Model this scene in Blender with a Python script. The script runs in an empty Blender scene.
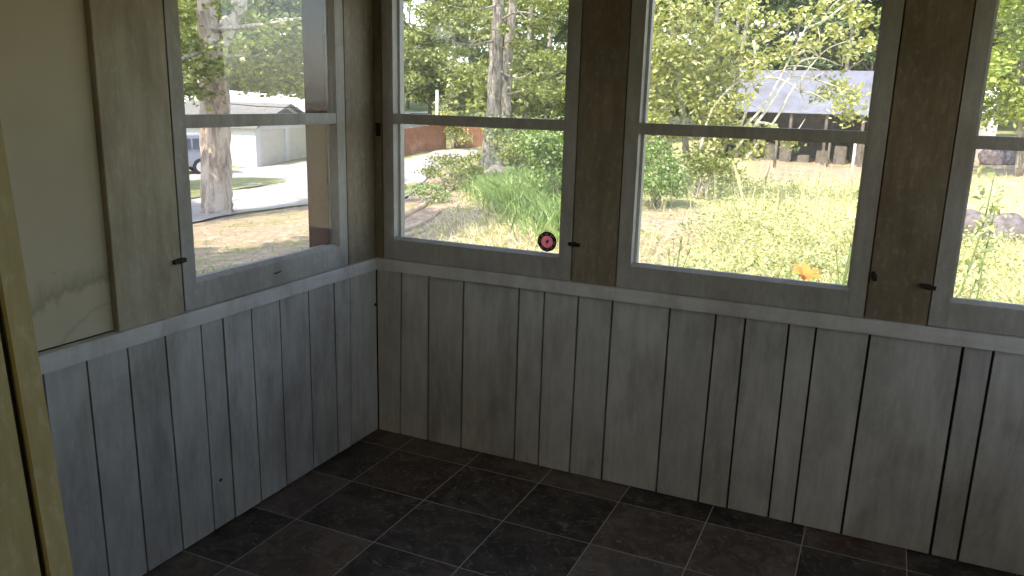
import bpy, bmesh, math, random
import numpy as np
from mathutils import Vector, Matrix

S = bpy.context.scene
COL = S.collection

# ------------------------------------------------------------------ camera
CAM = np.array([1.79843, -2.62768, 1.37237])
YAW, PITCH, ROLL, FPX = -0.428287, -0.233461, 0.026315, 803.154


def cam_axes(a, p, r):
    f = np.array([math.sin(a) * math.cos(p), math.cos(a) * math.cos(p), math.sin(p)])
    rt = np.array([math.cos(a), -math.sin(a), 0.0])
    up = np.cross(rt, f)
    return rt * math.cos(r) + up * math.sin(r), -rt * math.sin(r) + up * math.cos(r), f


RT, UP, FW = cam_axes(YAW, PITCH, ROLL)
cd = bpy.data.cameras.new('camera')
cam = bpy.data.objects.new('camera', cd)
COL.objects.link(cam)
cam.matrix_world = Matrix(((RT[0], UP[0], -FW[0], CAM[0]), (RT[1], UP[1], -FW[1], CAM[1]),
                           (RT[2], UP[2], -FW[2], CAM[2]), (0, 0, 0, 1)))
cd.sensor_width = 36.0
cd.lens = FPX / 1024 * 36.0
cd.clip_start = 0.02
cd.clip_end = 500
S.camera = cam

# ------------------------------------------------------------------ light
S.view_settings.view_transform = 'Standard'
S.view_settings.look = 'None'
S.view_settings.gamma = 1
S.view_settings.use_curve_mapping = False
S.view_settings.exposure = 0.95

SUN_DIR = Vector((-0.20, -0.62, 0.76)).normalized()      # towards the sun
world = bpy.data.worlds.new('sky')
S.world = world
world.use_nodes = True
wn = world.node_tree
wn.nodes.clear()
sky = wn.nodes.new('ShaderNodeTexSky')
sky.sky_type = 'NISHITA'
sky.sun_disc = False
sky.sun_elevation = math.asin(SUN_DIR.z)
sky.sun_rotation = math.atan2(SUN_DIR.x, SUN_DIR.y)
bgn = wn.nodes.new('ShaderNodeBackground')
bgn.inputs['Strength'].default_value = 0.31
wo = wn.nodes.new('ShaderNodeOutputWorld')
hs = wn.nodes.new('ShaderNodeHueSaturation')
hs.inputs['Saturation'].default_value = 0.68
wn.links.new(sky.outputs[0], hs.inputs['Color'])
wn.links.new(hs.outputs[0], bgn.inputs[0])
wn.links.new(bgn.outputs[0], wo.inputs[0])

sl = bpy.data.lights.new('sun', 'SUN')
sl.energy = 4.6
sl.angle = math.radians(0.6)
sl.color = (1.0, 0.90, 0.72)
so = bpy.data.objects.new('sun', sl)
COL.objects.link(so)
so.rotation_euler = (-SUN_DIR).to_track_quat('-Z', 'Y').to_euler()


def ceiling_lamp_light(loc, energy):
    l = bpy.data.lights.new('ceiling_lamp_bulb', 'AREA')
    l.shape = 'DISK'
    l.size = 0.3
    l.energy = energy
    l.color = (1.0, 0.80, 0.48)
    o = bpy.data.objects.new('ceiling_lamp_bulb', l)
    COL.objects.link(o)
    o.location = loc
    return o


# ------------------------------------------------------------------ node helpers
def new_mat(name):
    m = bpy.data.materials.new(name)
    m.use_nodes = True
    nt = m.node_tree
    nt.nodes.clear()
    out = nt.nodes.new('ShaderNodeOutputMaterial')
    return m, nt, out


def N(nt, t, **kw):
    n = nt.nodes.new(t)
    for k, v in kw.items():
        if k.startswith('i_'):
            n.inputs[k[2:].replace('_', ' ')].default_value = v
        else:
            setattr(n, k, v)
    return n


def mixc(nt, a, b, fac, mode='MIX'):
    n = nt.nodes.new('ShaderNodeMix')
    n.data_type = 'RGBA'
    n.blend_type = mode
    for sock, v in ((n.inputs[6], a), (n.inputs[7], b), (n.inputs[0], fac)):
        if hasattr(v, 'is_linked'):
            nt.links.new(v, sock)
        elif isinstance(v, (int, float)):
            sock.default_value = v
        else:
            sock.default_value = (*v, 1) if len(v) == 3 else v
    return n.outputs[2]


def ramp(nt, fac, stops):
    n = nt.nodes.new('ShaderNodeValToRGB')
    el = n.color_ramp.elements
    while len(el) < len(stops):
        el.new(0.5)
    for e, (p, c) in zip(el, stops):
        e.position = p
        e.color = (c, c, c, 1) if isinstance(c, (int, float)) else (*c, 1)
    nt.links.new(fac, n.inputs[0])
    return n.outputs[0]


def noise(nt, scale, detail=4, rough=0.55, stretch=None, coord='Object', dist=0.0, offset=(0, 0, 0)):
    tc = nt.nodes.new('ShaderNodeTexCoord')
    mp = nt.nodes.new('ShaderNodeMapping')
    mp.inputs['Scale'].default_value = stretch or (1, 1, 1)
    mp.inputs['Location'].default_value = offset
    nt.links.new(tc.outputs[coord], mp.inputs[0])
    n = nt.nodes.new('ShaderNodeTexNoise')
    n.inputs['Scale'].default_value = scale
    n.inputs['Detail'].default_value = detail
    n.inputs['Roughness'].default_value = rough
    n.inputs['Distortion'].default_value = dist
    nt.links.new(mp.outputs[0], n.inputs['Vector'])
    return n.outputs[0]


def island(nt):
    g = nt.nodes.new('ShaderNodeNewGeometry')
    return g.outputs['Random Per Island']


def bsdf(nt, out, col, rough=0.6, spec=0.4, bump=None, bstr=0.2, bdist=0.01):
    b = nt.nodes.new('ShaderNodeBsdfPrincipled')
    if hasattr(col, 'is_linked'):
        nt.links.new(col, b.inputs['Base Color'])
    else:
        b.inputs['Base Color'].default_value = (*col, 1)
    if hasattr(rough, 'is_linked'):
        nt.links.new(rough, b.inputs['Roughness'])
    else:
        b.inputs['Roughness'].default_value = rough
    b.inputs['Specular IOR Level'].default_value = spec
    if bump is not None:
        bn = nt.nodes.new('ShaderNodeBump')
        bn.inputs['Strength'].default_value = bstr
        bn.inputs['Distance'].default_value = bdist
        nt.links.new(bump, bn.inputs['Height'])
        nt.links.new(bn.outputs[0], b.inputs['Normal'])
    nt.links.new(b.outputs[0], out.inputs[0])
    return b


def painted(name, base, dirt, wood, dirt_amt=0.5, chip=0.62, grain=(16, 16, 1.1), rough=0.55, spec=0.35, vary=0.0, off=(0, 0, 0)):
    """old paint on wood: long grain streaks, grime patches, worn spots of bare wood"""
    m, nt, out = new_mat(name)
    g = noise(nt, 5.0, 6, 0.65, grain, offset=off)
    d = noise(nt, 2.6, 5, 0.6, (1, 1, 0.7), dist=0.6, offset=off)
    s = noise(nt, 24, 5, 0.7, (1, 1, 0.25), offset=off)
    f = noise(nt, 60, 4, 0.7, (1, 1, 0.5), offset=off)
    q = noise(nt, 6, 5, 0.65, (1, 1, 0.45), dist=0.3, offset=off)
    c = mixc(nt, base, dirt, ramp(nt, g, [(0.40, 0.0), (0.72, dirt_amt)]))
    c = mixc(nt, c, dirt, ramp(nt, d, [(0.42, 0.0), (0.75, dirt_amt)]))
    c = mixc(nt, c, wood, ramp(nt, s, [(chip, 0.0), (chip + 0.1, 0.75)]))
    c = mixc(nt, c, (1, 1, 1), ramp(nt, f, [(0.52, 0.0), (0.72, 0.11)]))
    c = mixc(nt, c, wood, ramp(nt, q, [(0.46, 0.0), (0.74, 0.55)]))
    if vary:
        c = mixc(nt, c, (0, 0, 0), ramp(nt, island(nt), [(0, 0.0), (1, vary)]))
    bsdf(nt, out, c, rough, spec, g, 0.25, 0.004)
    return m


def plain(name, col, rough=0.6, spec=0.4, var=0.12, scale=20, metallic=0.0):
    m, nt, out = new_mat(name)
    n = noise(nt, scale, 4)
    dark = tuple(v * (1 - var * 2) for v in col)
    c = mixc(nt, dark, col, ramp(nt, n, [(0.3, 0.0), (0.6, 1.0)]))
    b = bsdf(nt, out, c, rough, spec)
    b.inputs['Metallic'].default_value = metallic
    return m


def leaf_mat(name, c1, c2, trans=0.42):
    m, nt, out = new_mat(name)
    r = island(nt)
    col = ramp(nt, r, [(0.0, c1), (0.7, c2), (1.0, tuple(min(1, v * 1.25) for v in c2))])
    d = nt.nodes.new('ShaderNodeBsdfDiffuse')
    t = nt.nodes.new('ShaderNodeBsdfTranslucent')
    gl = nt.nodes.new('ShaderNodeBsdfGlossy')
    gl.inputs['Roughness'].default_value = 0.42
    tc = mixc(nt, col, (1.0, 1.0, 0.25) if 'sticker' not in name else (1.0, 1.0, 1.0), 1.0, 'MULTIPLY')
    nt.links.new(col, d.inputs[0])
    nt.links.new(tc, t.inputs[0])
    a = nt.nodes.new('ShaderNodeMixShader')
    a.inputs[0].default_value = trans
    nt.links.new(d.outputs[0], a.inputs[1])
    nt.links.new(t.outputs[0], a.inputs[2])
    b = nt.nodes.new('ShaderNodeMixShader')
    b.inputs[0].default_value = 0.06
    nt.links.new(a.outputs[0], b.inputs[1])
    nt.links.new(gl.outputs[0], b.inputs[2])
    nt.links.new(b.outputs[0], out.inputs[0])
    return m


def bark_mat(name, c1, c2, scale=7):
    m, nt, out = new_mat(name)
    n = noise(nt, scale, 7, 0.7, (1, 1, 0.28), dist=0.8)
    c = ramp(nt, n, [(0.36, c1), (0.58, c2)])
    bsdf(nt, out, c, 0.9, 0.1, n, 0.9, 0.05)
    return m


# ------------------------------------------------------------------ object helpers
def link_mesh(name, me, mat, parent=None):
    o = bpy.data.objects.new(name, me)
    COL.objects.link(o)
    if mat is not None:
        me.materials.append(mat)
    if parent is not None:
        o.parent = parent
    return o


def obj(name, bm, mat, parent=None, smooth=False):
    me = bpy.data.meshes.new(name)
    bmesh.ops.recalc_face_normals(bm, faces=bm.faces)
    bm.to_mesh(me)
    bm.free()
    if smooth:
        for p in me.polygons:
            p.use_smooth = True
    return link_mesh(name, me, mat, parent)


def npobj(name, V, F, mat, parent=None, smooth=False):
    me = bpy.data.meshes.new(name)
    me.from_pydata([tuple(v) for v in np.asarray(V).tolist()], [], [tuple(f) for f in F])
    me.update()
    if smooth:
        me.polygons.foreach_set('use_smooth', [True] * len(me.polygons))
    return link_mesh(name, me, mat, parent)


def empty(name, loc=(0, 0, 0), rz=0.0):
    o = bpy.data.objects.new(name, None)
    COL.objects.link(o)
    o.empty_display_size = 0.1
    o.location = loc
    o.rotation_euler = (0, 0, rz)
    return o


def tag(o, label=None, cat=None, group=None, kind=None):
    if label:
        o['label'] = label
    if cat:
        o['category'] = cat
    if group:
        o['group'] = group
    if kind:
        o['kind'] = kind
    return o


def box(bm, a, b, bevel=0.0):
    x0, y0, z0 = (min(p, q) for p, q in zip(a, b))
    x1, y1, z1 = (max(p, q) for p, q in zip(a, b))
    vs = [bm.verts.new(p) for p in ((x0, y0, z0), (x1, y0, z0), (x1, y1, z0), (x0, y1, z0),
                                    (x0, y0, z1), (x1, y0, z1), (x1, y1, z1), (x0, y1, z1))]
    fs = [bm.faces.new([vs[i] for i in f]) for f in ((0, 3, 2, 1), (4, 5, 6, 7), (0, 1, 5, 4), (1, 2, 6, 5), (2, 3, 7, 6), (3, 0, 4, 7))]
    if bevel:
        es = set(e for f in fs for e in f.edges)
        bmesh.ops.bevel(bm, geom=list(es), offset=bevel, segments=2, affect='EDGES')
    return fs


def hexa(bm, pts):
    """8 corners: bottom ring 4, top ring 4"""
    vs = [bm.verts.new(p) for p in pts]
    for f in ((0, 3, 2, 1), (4, 5, 6, 7), (0, 1, 5, 4), (1, 2, 6, 5), (2, 3, 7, 6), (3, 0, 4, 7)):
        bm.faces.new([vs[i] for i in f])


def tube(bm, pts, radii, n=8, rng=None, rough=0.0, caps=True):
    pts = [Vector(p) for p in pts]
    rings = []
    prev = None
    for i, p in enumerate(pts):
        if i == 0:
            d = pts[1] - p
        elif i == len(pts) - 1:
            d = p - pts[i - 1]
        else:
            d = pts[i + 1] - pts[i - 1]
        d.normalize()
        if prev is None:
            u = d.orthogonal().normalized()
        else:
            u = (prev - d * prev.dot(d)).normalized()
        prev = u
        v = d.cross(u)
        r = radii[i] if hasattr(radii, '__len__') else radii
        ring = []
        for k in range(n):
            t = 2 * math.pi * k / n
            rr = r * (1 + (rng.uniform(-rough, rough) if rng else 0))
            ring.append(bm.verts.new(p + u * math.cos(t) * rr + v * math.sin(t) * rr))
        rings.append(ring)
    for a, b in zip(rings, rings[1:]):
        for k in range(n):
            bm.faces.new((a[k], a[(k + 1) % n], b[(k + 1) % n], b[k]))
    if caps:
        bm.faces.new(rings[0][::-1])
        bm.faces.new(rings[-1])


def spline(pts, n):
    """Catmull-Rom resample"""
    P = [np.array(p, float) for p in pts]
    P = [2 * P[0] - P[1]] + P + [2 * P[-1] - P[-2]]
    out = []
    for i in range(1, len(P) - 2):
        for k in range(n):
            t = k / n
            a, b, c, d = P[i - 1], P[i], P[i + 1], P[i + 2]
            out.append(0.5 * (2 * b + (c - a) * t + (2 * a - 5 * b + 4 * c - d) * t * t + (3 * b - a - 3 * c + d) * t ** 3))
    out.append(P[-2])
    return out


def leaf_quads(P, size, rng, up=0.5, aspect=0.55, droop=0.0):
    """one folded diamond leaf per point"""
    P = np.asarray(P, float)
    n = len(P)
    nor = rng.normal(size=(n, 3))
    nor[:, 2] = np.abs(nor[:, 2]) + up
    nor /= np.linalg.norm(nor, axis=1)[:, None]
    t = rng.normal(size=(n, 3))
    t[:, 2] -= droop
    t -= nor * np.sum(t * nor, 1)[:, None]
    t /= np.linalg.norm(t, axis=1)[:, None] + 1e-9
    s = np.cross(nor, t)
    L = size * rng.uniform(0.7, 1.3, size=(n, 1))
    W = L * aspect
    V = np.stack([P - t * L * 0.5, P + s * W * 0.5 - t * L * 0.05 + nor * L * 0.08, P + t * L * 0.5, P - s * W * 0.5 - t * L * 0.05 + nor * L * 0.08], 1).reshape(-1, 3)
    F = np.arange(n * 4).reshape(-1, 4).tolist()
    return V, F


def blob_points(blobs, n, rng, shell=0.55):
    """points in a set of ellipsoids (centre, radii), denser near their skins"""
    w = np.array([b[1][0] * b[1][1] + b[1][0] * b[1][2] for b in blobs], float)
    w /= w.sum()
    idx = rng.choice(len(blobs), n, p=w)
    C = np.array([b[0] for b in blobs], float)[idx]
    Rr = np.array([b[1] for b in blobs], float)[idx]
    d = rng.normal(size=(n, 3))
    d /= np.linalg.norm(d, axis=1)[:, None]
    r = shell + (1 - shell) * rng.uniform(size=(n, 1))
    r = r * (1 + 0.18 * rng.normal(size=(n, 1)))
    return C + d * r * Rr


# ------------------------------------------------------------------ materials
M = {}
M['board'] = painted('painted_wainscot', (0.54, 0.545, 0.525), (0.29, 0.285, 0.25), (0.15, 0.13, 0.10), 0.55, 0.66, grain=(7, 7, 0.9), vary=0.14)
M['sash'] = painted('painted_sash', (0.38, 0.375, 0.355), (0.22, 0.21, 0.175), (0.14, 0.11, 0.08), 0.45, 0.70, grain=(7, 7, 1.0))
M['rail'] = painted('painted_rail', (0.60, 0.60, 0.59), (0.42, 0.41, 0.37), (0.16, 0.13, 0.10), 0.4, 0.72, grain=(1.2, 1.2, 14))
M['stud'] = painted('weathered_stud_board', (0.25, 0.215, 0.155), (0.125, 0.092, 0.056), (0.10, 0.065, 0.035), 0.75, 0.66, grain=(6, 6, 0.8))
M['stud_left'] = painted('weathered_stud_board_paler', (0.40, 0.365, 0.27), (0.23, 0.19, 0.12), (0.12, 0.085, 0.05), 0.6, 0.67, grain=(6, 6, 0.8))
M['jamb'] = painted('yellowed_door_paint', (0.34, 0.32, 0.165), (0.22, 0.20, 0.09), (0.20, 0.15, 0.07), 0.5, 0.68)
M['ceiling'] = plain('tan_ceiling_board', (0.50, 0.42, 0.29), 0.7, 0.2)
M['inside'] = plain('cream_plaster', (0.62, 0.55, 0.40), 0.8, 0.2)
M['dark_gap'] = plain('dark_gap', (0.03, 0.028, 0.025), 0.9, 0.1)
M['red_siding'] = plain('red_brown_siding', (0.17, 0.045, 0.025), 0.6, 0.3)
M['latch'] = plain('blackened_iron', (0.018, 0.015, 0.013), 0.6, 0.4, scale=120, metallic=0.3)
M['white_siding'] = plain('white_siding', (0.52, 0.52, 0.55), 0.6, 0.3, 0.05, 3)
M['garage_door'] = plain('pale_garage_door', (0.50, 0.47, 0.44), 0.6, 0.3, 0.05, 3)
M['shingle'] = plain('grey_shingles', (0.22, 0.215, 0.215), 0.9, 0.1, 0.2, 9)
M['white_roof'] = plain('white_metal_roof', (0.85, 0.86, 0.88), 0.4, 0.4, 0.04, 2)
M['shed_wood'] = plain('grey_shed_wood', (0.16, 0.14, 0.12), 0.9, 0.1, 0.2, 4)
M['fence'] = plain('red_fence_stain', (0.38, 0.185, 0.125), 0.8, 0.2, 0.15, 2)
M['paint_white'] = plain('white_post_paint', (0.8, 0.8, 0.78), 0.6, 0.3, 0.05)
M['wire'] = plain('black_wire', (0.03, 0.03, 0.03), 0.7, 0.2)
M['car'] = plain('car_paint_silver_blue', (0.22, 0.22, 0.28), 0.25, 0.6, 0.03, metallic=0.3)
M['car_dark'] = plain('car_paint_dark_grey', (0.10, 0.115, 0.13), 0.3, 0.6, 0.03)
M['car_glass'] = plain('car_window_glass', (0.03, 0.035, 0.04), 0.08, 0.8, 0.02)
M['tyre'] = plain('tyre_rubber', (0.03, 0.03, 0.03), 0.9, 0.1)
M['chrome'] = plain('wheel_alloy', (0.6, 0.6, 0.62), 0.3, 0.5, 0.05, metallic=0.7)
M['rock'] = plain('mossy_grey_rock', (0.20, 0.17, 0.18), 0.95, 0.1, 0.3, 6)
M['pale_rock'] = plain('pale_grey_rock', (0.27, 0.25, 0.24), 0.95, 0.1, 0.25, 5)
M['root'] = plain('bare_root', (0.55, 0.42, 0.30), 0.9, 0.1, 0.2, 9)
M['maple_bark'] = bark_mat('pale_maple_bark', (0.24, 0.17, 0.14), (0.62, 0.53, 0.46), 5)
M['pine_bark'] = bark_mat('grey_pine_bark', (0.09, 0.075, 0.065), (0.40, 0.35, 0.31), 6)
M['thin_bark'] = bark_mat('thin_tree_bark', (0.20, 0.17, 0.14), (0.50, 0.46, 0.40), 4)
M['pale_branch'] = plain('pale_bare_branch', (0.62, 0.58, 0.50), 0.9, 0.1, 0.1, 8)
M['maple_leaf'] = leaf_mat('maple_leaf', (0.12, 0.155, 0.045), (0.30, 0.335, 0.105))
M['bright_leaf'] = leaf_mat('sunny_leaf', (0.22, 0.25, 0.085), (0.53, 0.54, 0.24))
M['yellow_leaf'] = leaf_mat('yellow_green_leaf', (0.18, 0.25, 0.05), (0.40, 0.47, 0.12))
M['mid_leaf'] = leaf_mat('mid_leaf', (0.085, 0.115, 0.04), (0.21, 0.255, 0.09))
M['dark_leaf'] = leaf_mat('dark_conifer', (0.05, 0.09, 0.035), (0.14, 0.20, 0.08), 0.25)
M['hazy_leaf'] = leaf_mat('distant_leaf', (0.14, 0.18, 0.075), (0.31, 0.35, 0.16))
M['shrub_leaf'] = leaf_mat('shrub_leaf', (0.14, 0.21, 0.075), (0.29, 0.39, 0.15))
M['grass'] = leaf_mat('green_grass', (0.15, 0.23, 0.075), (0.29, 0.40, 0.14), 0.35)
M['straw'] = leaf_mat('dry_meadow_grass', (0.42, 0.385, 0.20), (0.72, 0.68, 0.44), 0.3)
M['weed'] = leaf_mat('weed_leaf', (0.20, 0.25, 0.09), (0.50, 0.53, 0.26), 0.35)
M['stem'] = plain('green_stem', (0.20, 0.27, 0.10), 0.7, 0.2)
M['petal'] = leaf_mat('orange_petal', (0.80, 0.24, 0.03), (0.85, 0.36, 0.06), 0.4)
M['bud'] = plain('lily_bud', (0.36, 0.34, 0.14), 0.7, 0.2)


def make_floor_mat():
    """dark slate vinyl tiles with pale thin joints, 12 inch grid"""
    m, nt, out = new_mat('dark_slate_tile')
    T = 0.3048
    tc = nt.nodes.new('ShaderNodeTexCoord')
    sep = nt.nodes.new('ShaderNodeSeparateXYZ')
    nt.links.new(tc.outputs['Object'], sep.inputs[0])

    def math_(op, a, b=None):
        n = nt.nodes.new('ShaderNodeMath')
        n.operation = op
        for i, v in enumerate((a, b)):
            if v is None:
                continue
            if hasattr(v, 'is_linked'):
                nt.links.new(v, n.inputs[i])
            else:
                n.inputs[i].default_value = v
        return n.outputs[0]
    u = math_('DIVIDE', math_('SUBTRACT', sep.outputs[0], 0.1749 - 4 * T), T)
    v = math_('DIVIDE', math_('SUBTRACT', sep.outputs[1], -0.1256 - 30 * T), T)
    fu, fv = math_('FRACT', u), math_('FRACT', v)
    du = math_('ABSOLUTE', math_('SUBTRACT', fu, 0.5))
    dv = math_('ABSOLUTE', math_('SUBTRACT', fv, 0.5))
    dm = math_('MAXIMUM', du, dv)
    gap = math_('GREATER_THAN', dm, 0.4945)
    cell = nt.nodes.new('ShaderNodeCombineXYZ')
    nt.links.new(math_('FLOOR', u), cell.inputs[0])
    nt.links.new(math_('FLOOR', v), cell.inputs[1])
    wn_ = nt.nodes.new('ShaderNodeTexWhiteNoise')
    wn_.noise_dimensions = '3D'
    nt.links.new(cell.outputs[0], wn_.inputs['Vector'])
    shade = wn_.outputs['Value']
    # offset the slate figure per tile
    off = nt.nodes.new('ShaderNodeVectorMath')
    off.operation = 'MULTIPLY_ADD'
    nt.links.new(wn_.outputs['Color'], off.inputs[0])
    off.inputs[1].default_value = (7, 7, 7)
    nt.links.new(tc.outputs['Object'], off.inputs[2])
    n1 = nt.nodes.new('ShaderNodeTexNoise')
    n1.inputs['Scale'].default_value = 9
    n1.inputs['Detail'].default_value = 8
    n1.inputs['Roughness'].default_value = 0.68
    n1.inputs['Distortion'].default_value = 1.2
    nt.links.new(off.outputs[0], n1.inputs['Vector'])
    n2 = nt.nodes.new('ShaderNodeTexNoise')
    n2.inputs['Scale'].default_value = 26
    n2.inputs['Detail'].default_value = 5
    n2.inputs['Distortion'].default_value = 2.0
    nt.links.new(off.outputs[0], n2.inputs['Vector'])
    base = ramp(nt, shade, [(0.0, (0.010, 0.009, 0.009)), (0.35, (0.028, 0.022, 0.020)), (0.6, (0.060, 0.034, 0.024)), (1.0, (0.080, 0.070, 0.066))])
    c = mixc(nt, base, (0.15, 0.122, 0.102), math_('MULTIPLY', ramp(nt, n1.outputs[0], [(0.42, 0.0), (0.62, 0.95)]), math_('ADD', math_('MULTIPLY', shade, 0.6), 0.4)))
    c = mixc(nt, c, (0.22, 0.20, 0.19), ramp(nt, n2.outputs[0], [(0.56, 0.0), (0.72, 0.6)]))
    c = mixc(nt, c, (0.34, 0.32, 0.30), gap)
    rg = ramp(nt, n1.outputs[0], [(0.3, 0.38), (0.7, 0.58)])
    bsdf(nt, out, c, rg, 0.35, n1.outputs[0], 0.25, 0.004)
    return m


M['tile'] = make_floor_mat()


def make_panel_mat():
    """cream wall panel with a brown tide line of old water damage low down"""
    m, nt, out = new_mat('water_stained_panel')
    d = noise(nt, 3.0, 5, 0.6)
    c = mixc(nt, (0.50, 0.455, 0.335), (0.39, 0.345, 0.235), ramp(nt, d, [(0.4, 0.0), (0.75, 0.6)]))
    sp = noise(nt, 30, 3, 0.6)
    c = mixc(nt, c, (0.35, 0.30, 0.20), ramp(nt, sp, [(0.70, 0.0), (0.78, 0.5)]))
    tc = nt.nodes.new('ShaderNodeTexCoord')
    sep = nt.nodes.new('ShaderNodeSeparateXYZ')
    nt.links.new(tc.outputs['Object'], sep.inputs[0])

    def mth(op, a, b):
        n = nt.nodes.new('ShaderNodeMath')
        n.operation = op
        for i, v in enumerate((a, b)):
            if hasattr(v, 'is_linked'):
                nt.links.new(v, n.inputs[i])
            else:
                n.inputs[i].default_value = v
        return n.outputs[0]
    # tide line: z = 0.875 + wobble, rising towards the corner post
    w1 = noise(nt, 9, 4, 0.7, (1, 1, 0.3))
    w2 = noise(nt, 45, 3, 0.6, (1, 1, 0.4))
    line = mth('ADD', mth('ADD', mth('MULTIPLY', mth('SUBTRACT', w1, 0.5), 0.16), mth('MULTIPLY', mth('SUBTRACT', w2, 0.5), 0.07)), 0.885)
    dz = mth('SUBTRACT', sep.outputs[2], line)
    band = ramp(nt, mth('MULTIPLY', mth('ADD', dz, 0.05), 10.0), [(0.22, 0.0), (0.44, 0.6), (0.54, 0.4), (0.95, 0.0)])
    c = mixc(nt, c, (0.22, 0.19, 0.13), band)
    # thin curved tide marks under it
    vx = nt.nodes.new('ShaderNodeVectorMath')
    vx.operation = 'DISTANCE'
    nt.links.new(tc.outputs['Object'], vx.inputs[0])
    vx.inputs[1].default_value = (-0.0185, -1.205, 0.66)
    rr = mth('ADD', vx.outputs['Value'], mth('MULTIPLY', mth('SUBTRACT', w1, 0.5), 0.07))
    arcs = ramp(nt, rr, [(0.155, 0.0), (0.160, 0.4), (0.166, 0.0), (0.168, 0.0)])
    c = mixc(nt, c, (0.25, 0.22, 0.16), arcs)
    bsdf(nt, out, c, 0.6, 0.3)
    return m


M['panel'] = make_panel_mat()


def make_glass():
    """old dusty pane: clear, a weak mirror, and a thin film of dirt"""
    m, nt, out = new_mat('dusty_window_glass')
    t = nt.nodes.new('ShaderNodeBsdfTransparent')
    t.inputs[0].default_value = (0.97, 0.98, 0.97, 1)
    g = nt.nodes.new('ShaderNodeBsdfGlossy')
    g.inputs['Roughness'].default_value = 0.02
    lw = nt.nodes.new('ShaderNodeLayerWeight')          # facing term: the same from both sides of the thin pane
    lw.inputs[0].default_value = 0.5
    pw = N(nt, 'ShaderNodeMath', operation='POWER')
    nt.links.new(lw.outputs['Facing'], pw.inputs[0])
    pw.inputs[1].default_value = 5.0
    fr = N(nt, 'ShaderNodeMath', operation='MULTIPLY_ADD')
    nt.links.new(pw.outputs[0], fr.inputs[0])
    fr.inputs[1].default_value = 0.9
    fr.inputs[2].default_value = 0.06
    a = nt.nodes.new('ShaderNodeMixShader')
    nt.links.new(fr.outputs[0], a.inputs[0])
    nt.links.new(t.outputs[0], a.inputs[1])
    nt.links.new(g.outputs[0], a.inputs[2])
    d = nt.nodes.new('ShaderNodeBsdfTranslucent')
    d.inputs[0].default_value = (0.9, 0.9, 0.9, 1)
    n = noise(nt, 3.5, 6, 0.65)
    fac = ramp(nt, n, [(0.35, 0.03), (0.75, 0.085)])
    b = nt.nodes.new('ShaderNodeMixShader')
    nt.links.new(fac, b.inputs[0])
    nt.links.new(a.outputs[0], b.inputs[1])
    nt.links.new(d.outputs[0], b.inputs[2])
    nt.links.new(b.outputs[0], out.inputs[0])
    return m


M['glass'] = make_glass()


def make_gloss_red():
    """dark red gloss paint on the outside jamb"""
    m, nt, out = new_mat('dark_red_gloss_jamb')
    n = noise(nt, 4, 5, 0.6, (1, 1, 0.5))
    c = ramp(nt, n, [(0.35, (0.02, 0.008, 0.005)), (0.65, (0.075, 0.018, 0.010))])
    b = bsdf(nt, out, c, 0.22, 0.5)
    b.inputs['IOR'].default_value = 1.55
    return m


M['gloss_red'] = make_gloss_red()

# ------------------------------------------------------------------ the room
X1, Y0, ZC = 2.96, -2.0, 2.08          # porch: x 0..X1, y Y0..0
SZ0, SZ1 = 0.737, 1.80                 # sash bottom and top
R0, R1 = 0.691, 0.7375                 # chair rail


def struct(name, bm, mat, parent=None):
    o = obj(name, bm, mat, parent)
    if parent is None:
        o['kind'] = 'structure'
    return o


bm = bmesh.new()
box(bm, (-0.10, -5.6, -0.06), (X1 + 0.1, 0.10, 0.0))
struct('floor', bm, M['tile'])

bm = bmesh.new()
box(bm, (-0.10, Y0 - 0.06, ZC), (X1 + 0.1, 0.10, ZC + 0.04))
struct('ceiling', bm, M['ceiling'])
bm = bmesh.new()                         # porch roof with eaves, the unseen left one lengthened to block sun
EN, EE = .14, X1 + .14
hexa(bm, [(-0.62, -5.8, ZC + .9), (EE, -5.8, ZC + .9), (EE, EN, ZC + .06), (-.62, EN, ZC + .06),
          (-0.62, -5.8, ZC + .98), (EE, -5.8, ZC + .98), (EE, EN, ZC + .14), (-.62, EN, ZC + .14)])
box(bm, (-0.62, -5.8, ZC - .10), (-0.58, EN, ZC + .06))          # eave board
struct('ceiling_roof', bm, M['shingle'])


def plank(bm, fn, s0, s1, t0, t1, z0, z1, rng, gap=0.003):
    """one vertical board; (s0,s1) its bottom edges, (t0,t1) its top edges along the wall"""
    j = rng.uniform(-0.0012, 0.0012)
    a0, a1, b0, b1 = s0 + gap, s1 - gap, t0 + gap, t1 - gap
    pts = [fn(a0, j, z0), fn(a1, j, z0), fn(a1, 0.016, z0), fn(a0, 0.016, z0), fn(b0, j, z1), fn(b1, j, z1), fn(b1, 0.016, z1), fn(b0, 0.016, z1)]
    hexa(bm, pts)


rng = random.Random(3)
fb = lambda s, d, z: (s, d, z)           # back wall: along x, depth +y
fl = lambda s, d, z: (-d, s, z)          # left wall: along y, depth -x
top = [0.002, .119, .242, .397, .628, .729, .861, .987, 1.191, 1.346, 1.441, 1.578, 1.660, 1.816, 2.070, 2.149, 2.39, 2.52, 2.70, 2.83, 2.96]
bot = [0.002, .107, .240, .393, .626, .728, .856, .982, 1.189, 1.340, 1.439, 1.578, 1.657, 1.809, 2.071, 2.148, 2.39, 2.52, 2.70, 2.83, 2.96]
bm = bmesh.new()
for i in range(len(top) - 1):
    plank(bm, fb, bot[i], bot[i + 1], top[i], top[i + 1], 0.004, R0 + .01, rng, 0.0035 if i not in (2, 13, 14) else 0.0045)
struct('wall_back', bm, M['board'])
ltop = [0.0, -.175, -.274, -.420, -.571, -.707, -.830, -.918, -1.051, -1.177, -1.301, -1.42, -1.55, -1.66, -1.79, -1.90, -2.0]
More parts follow.
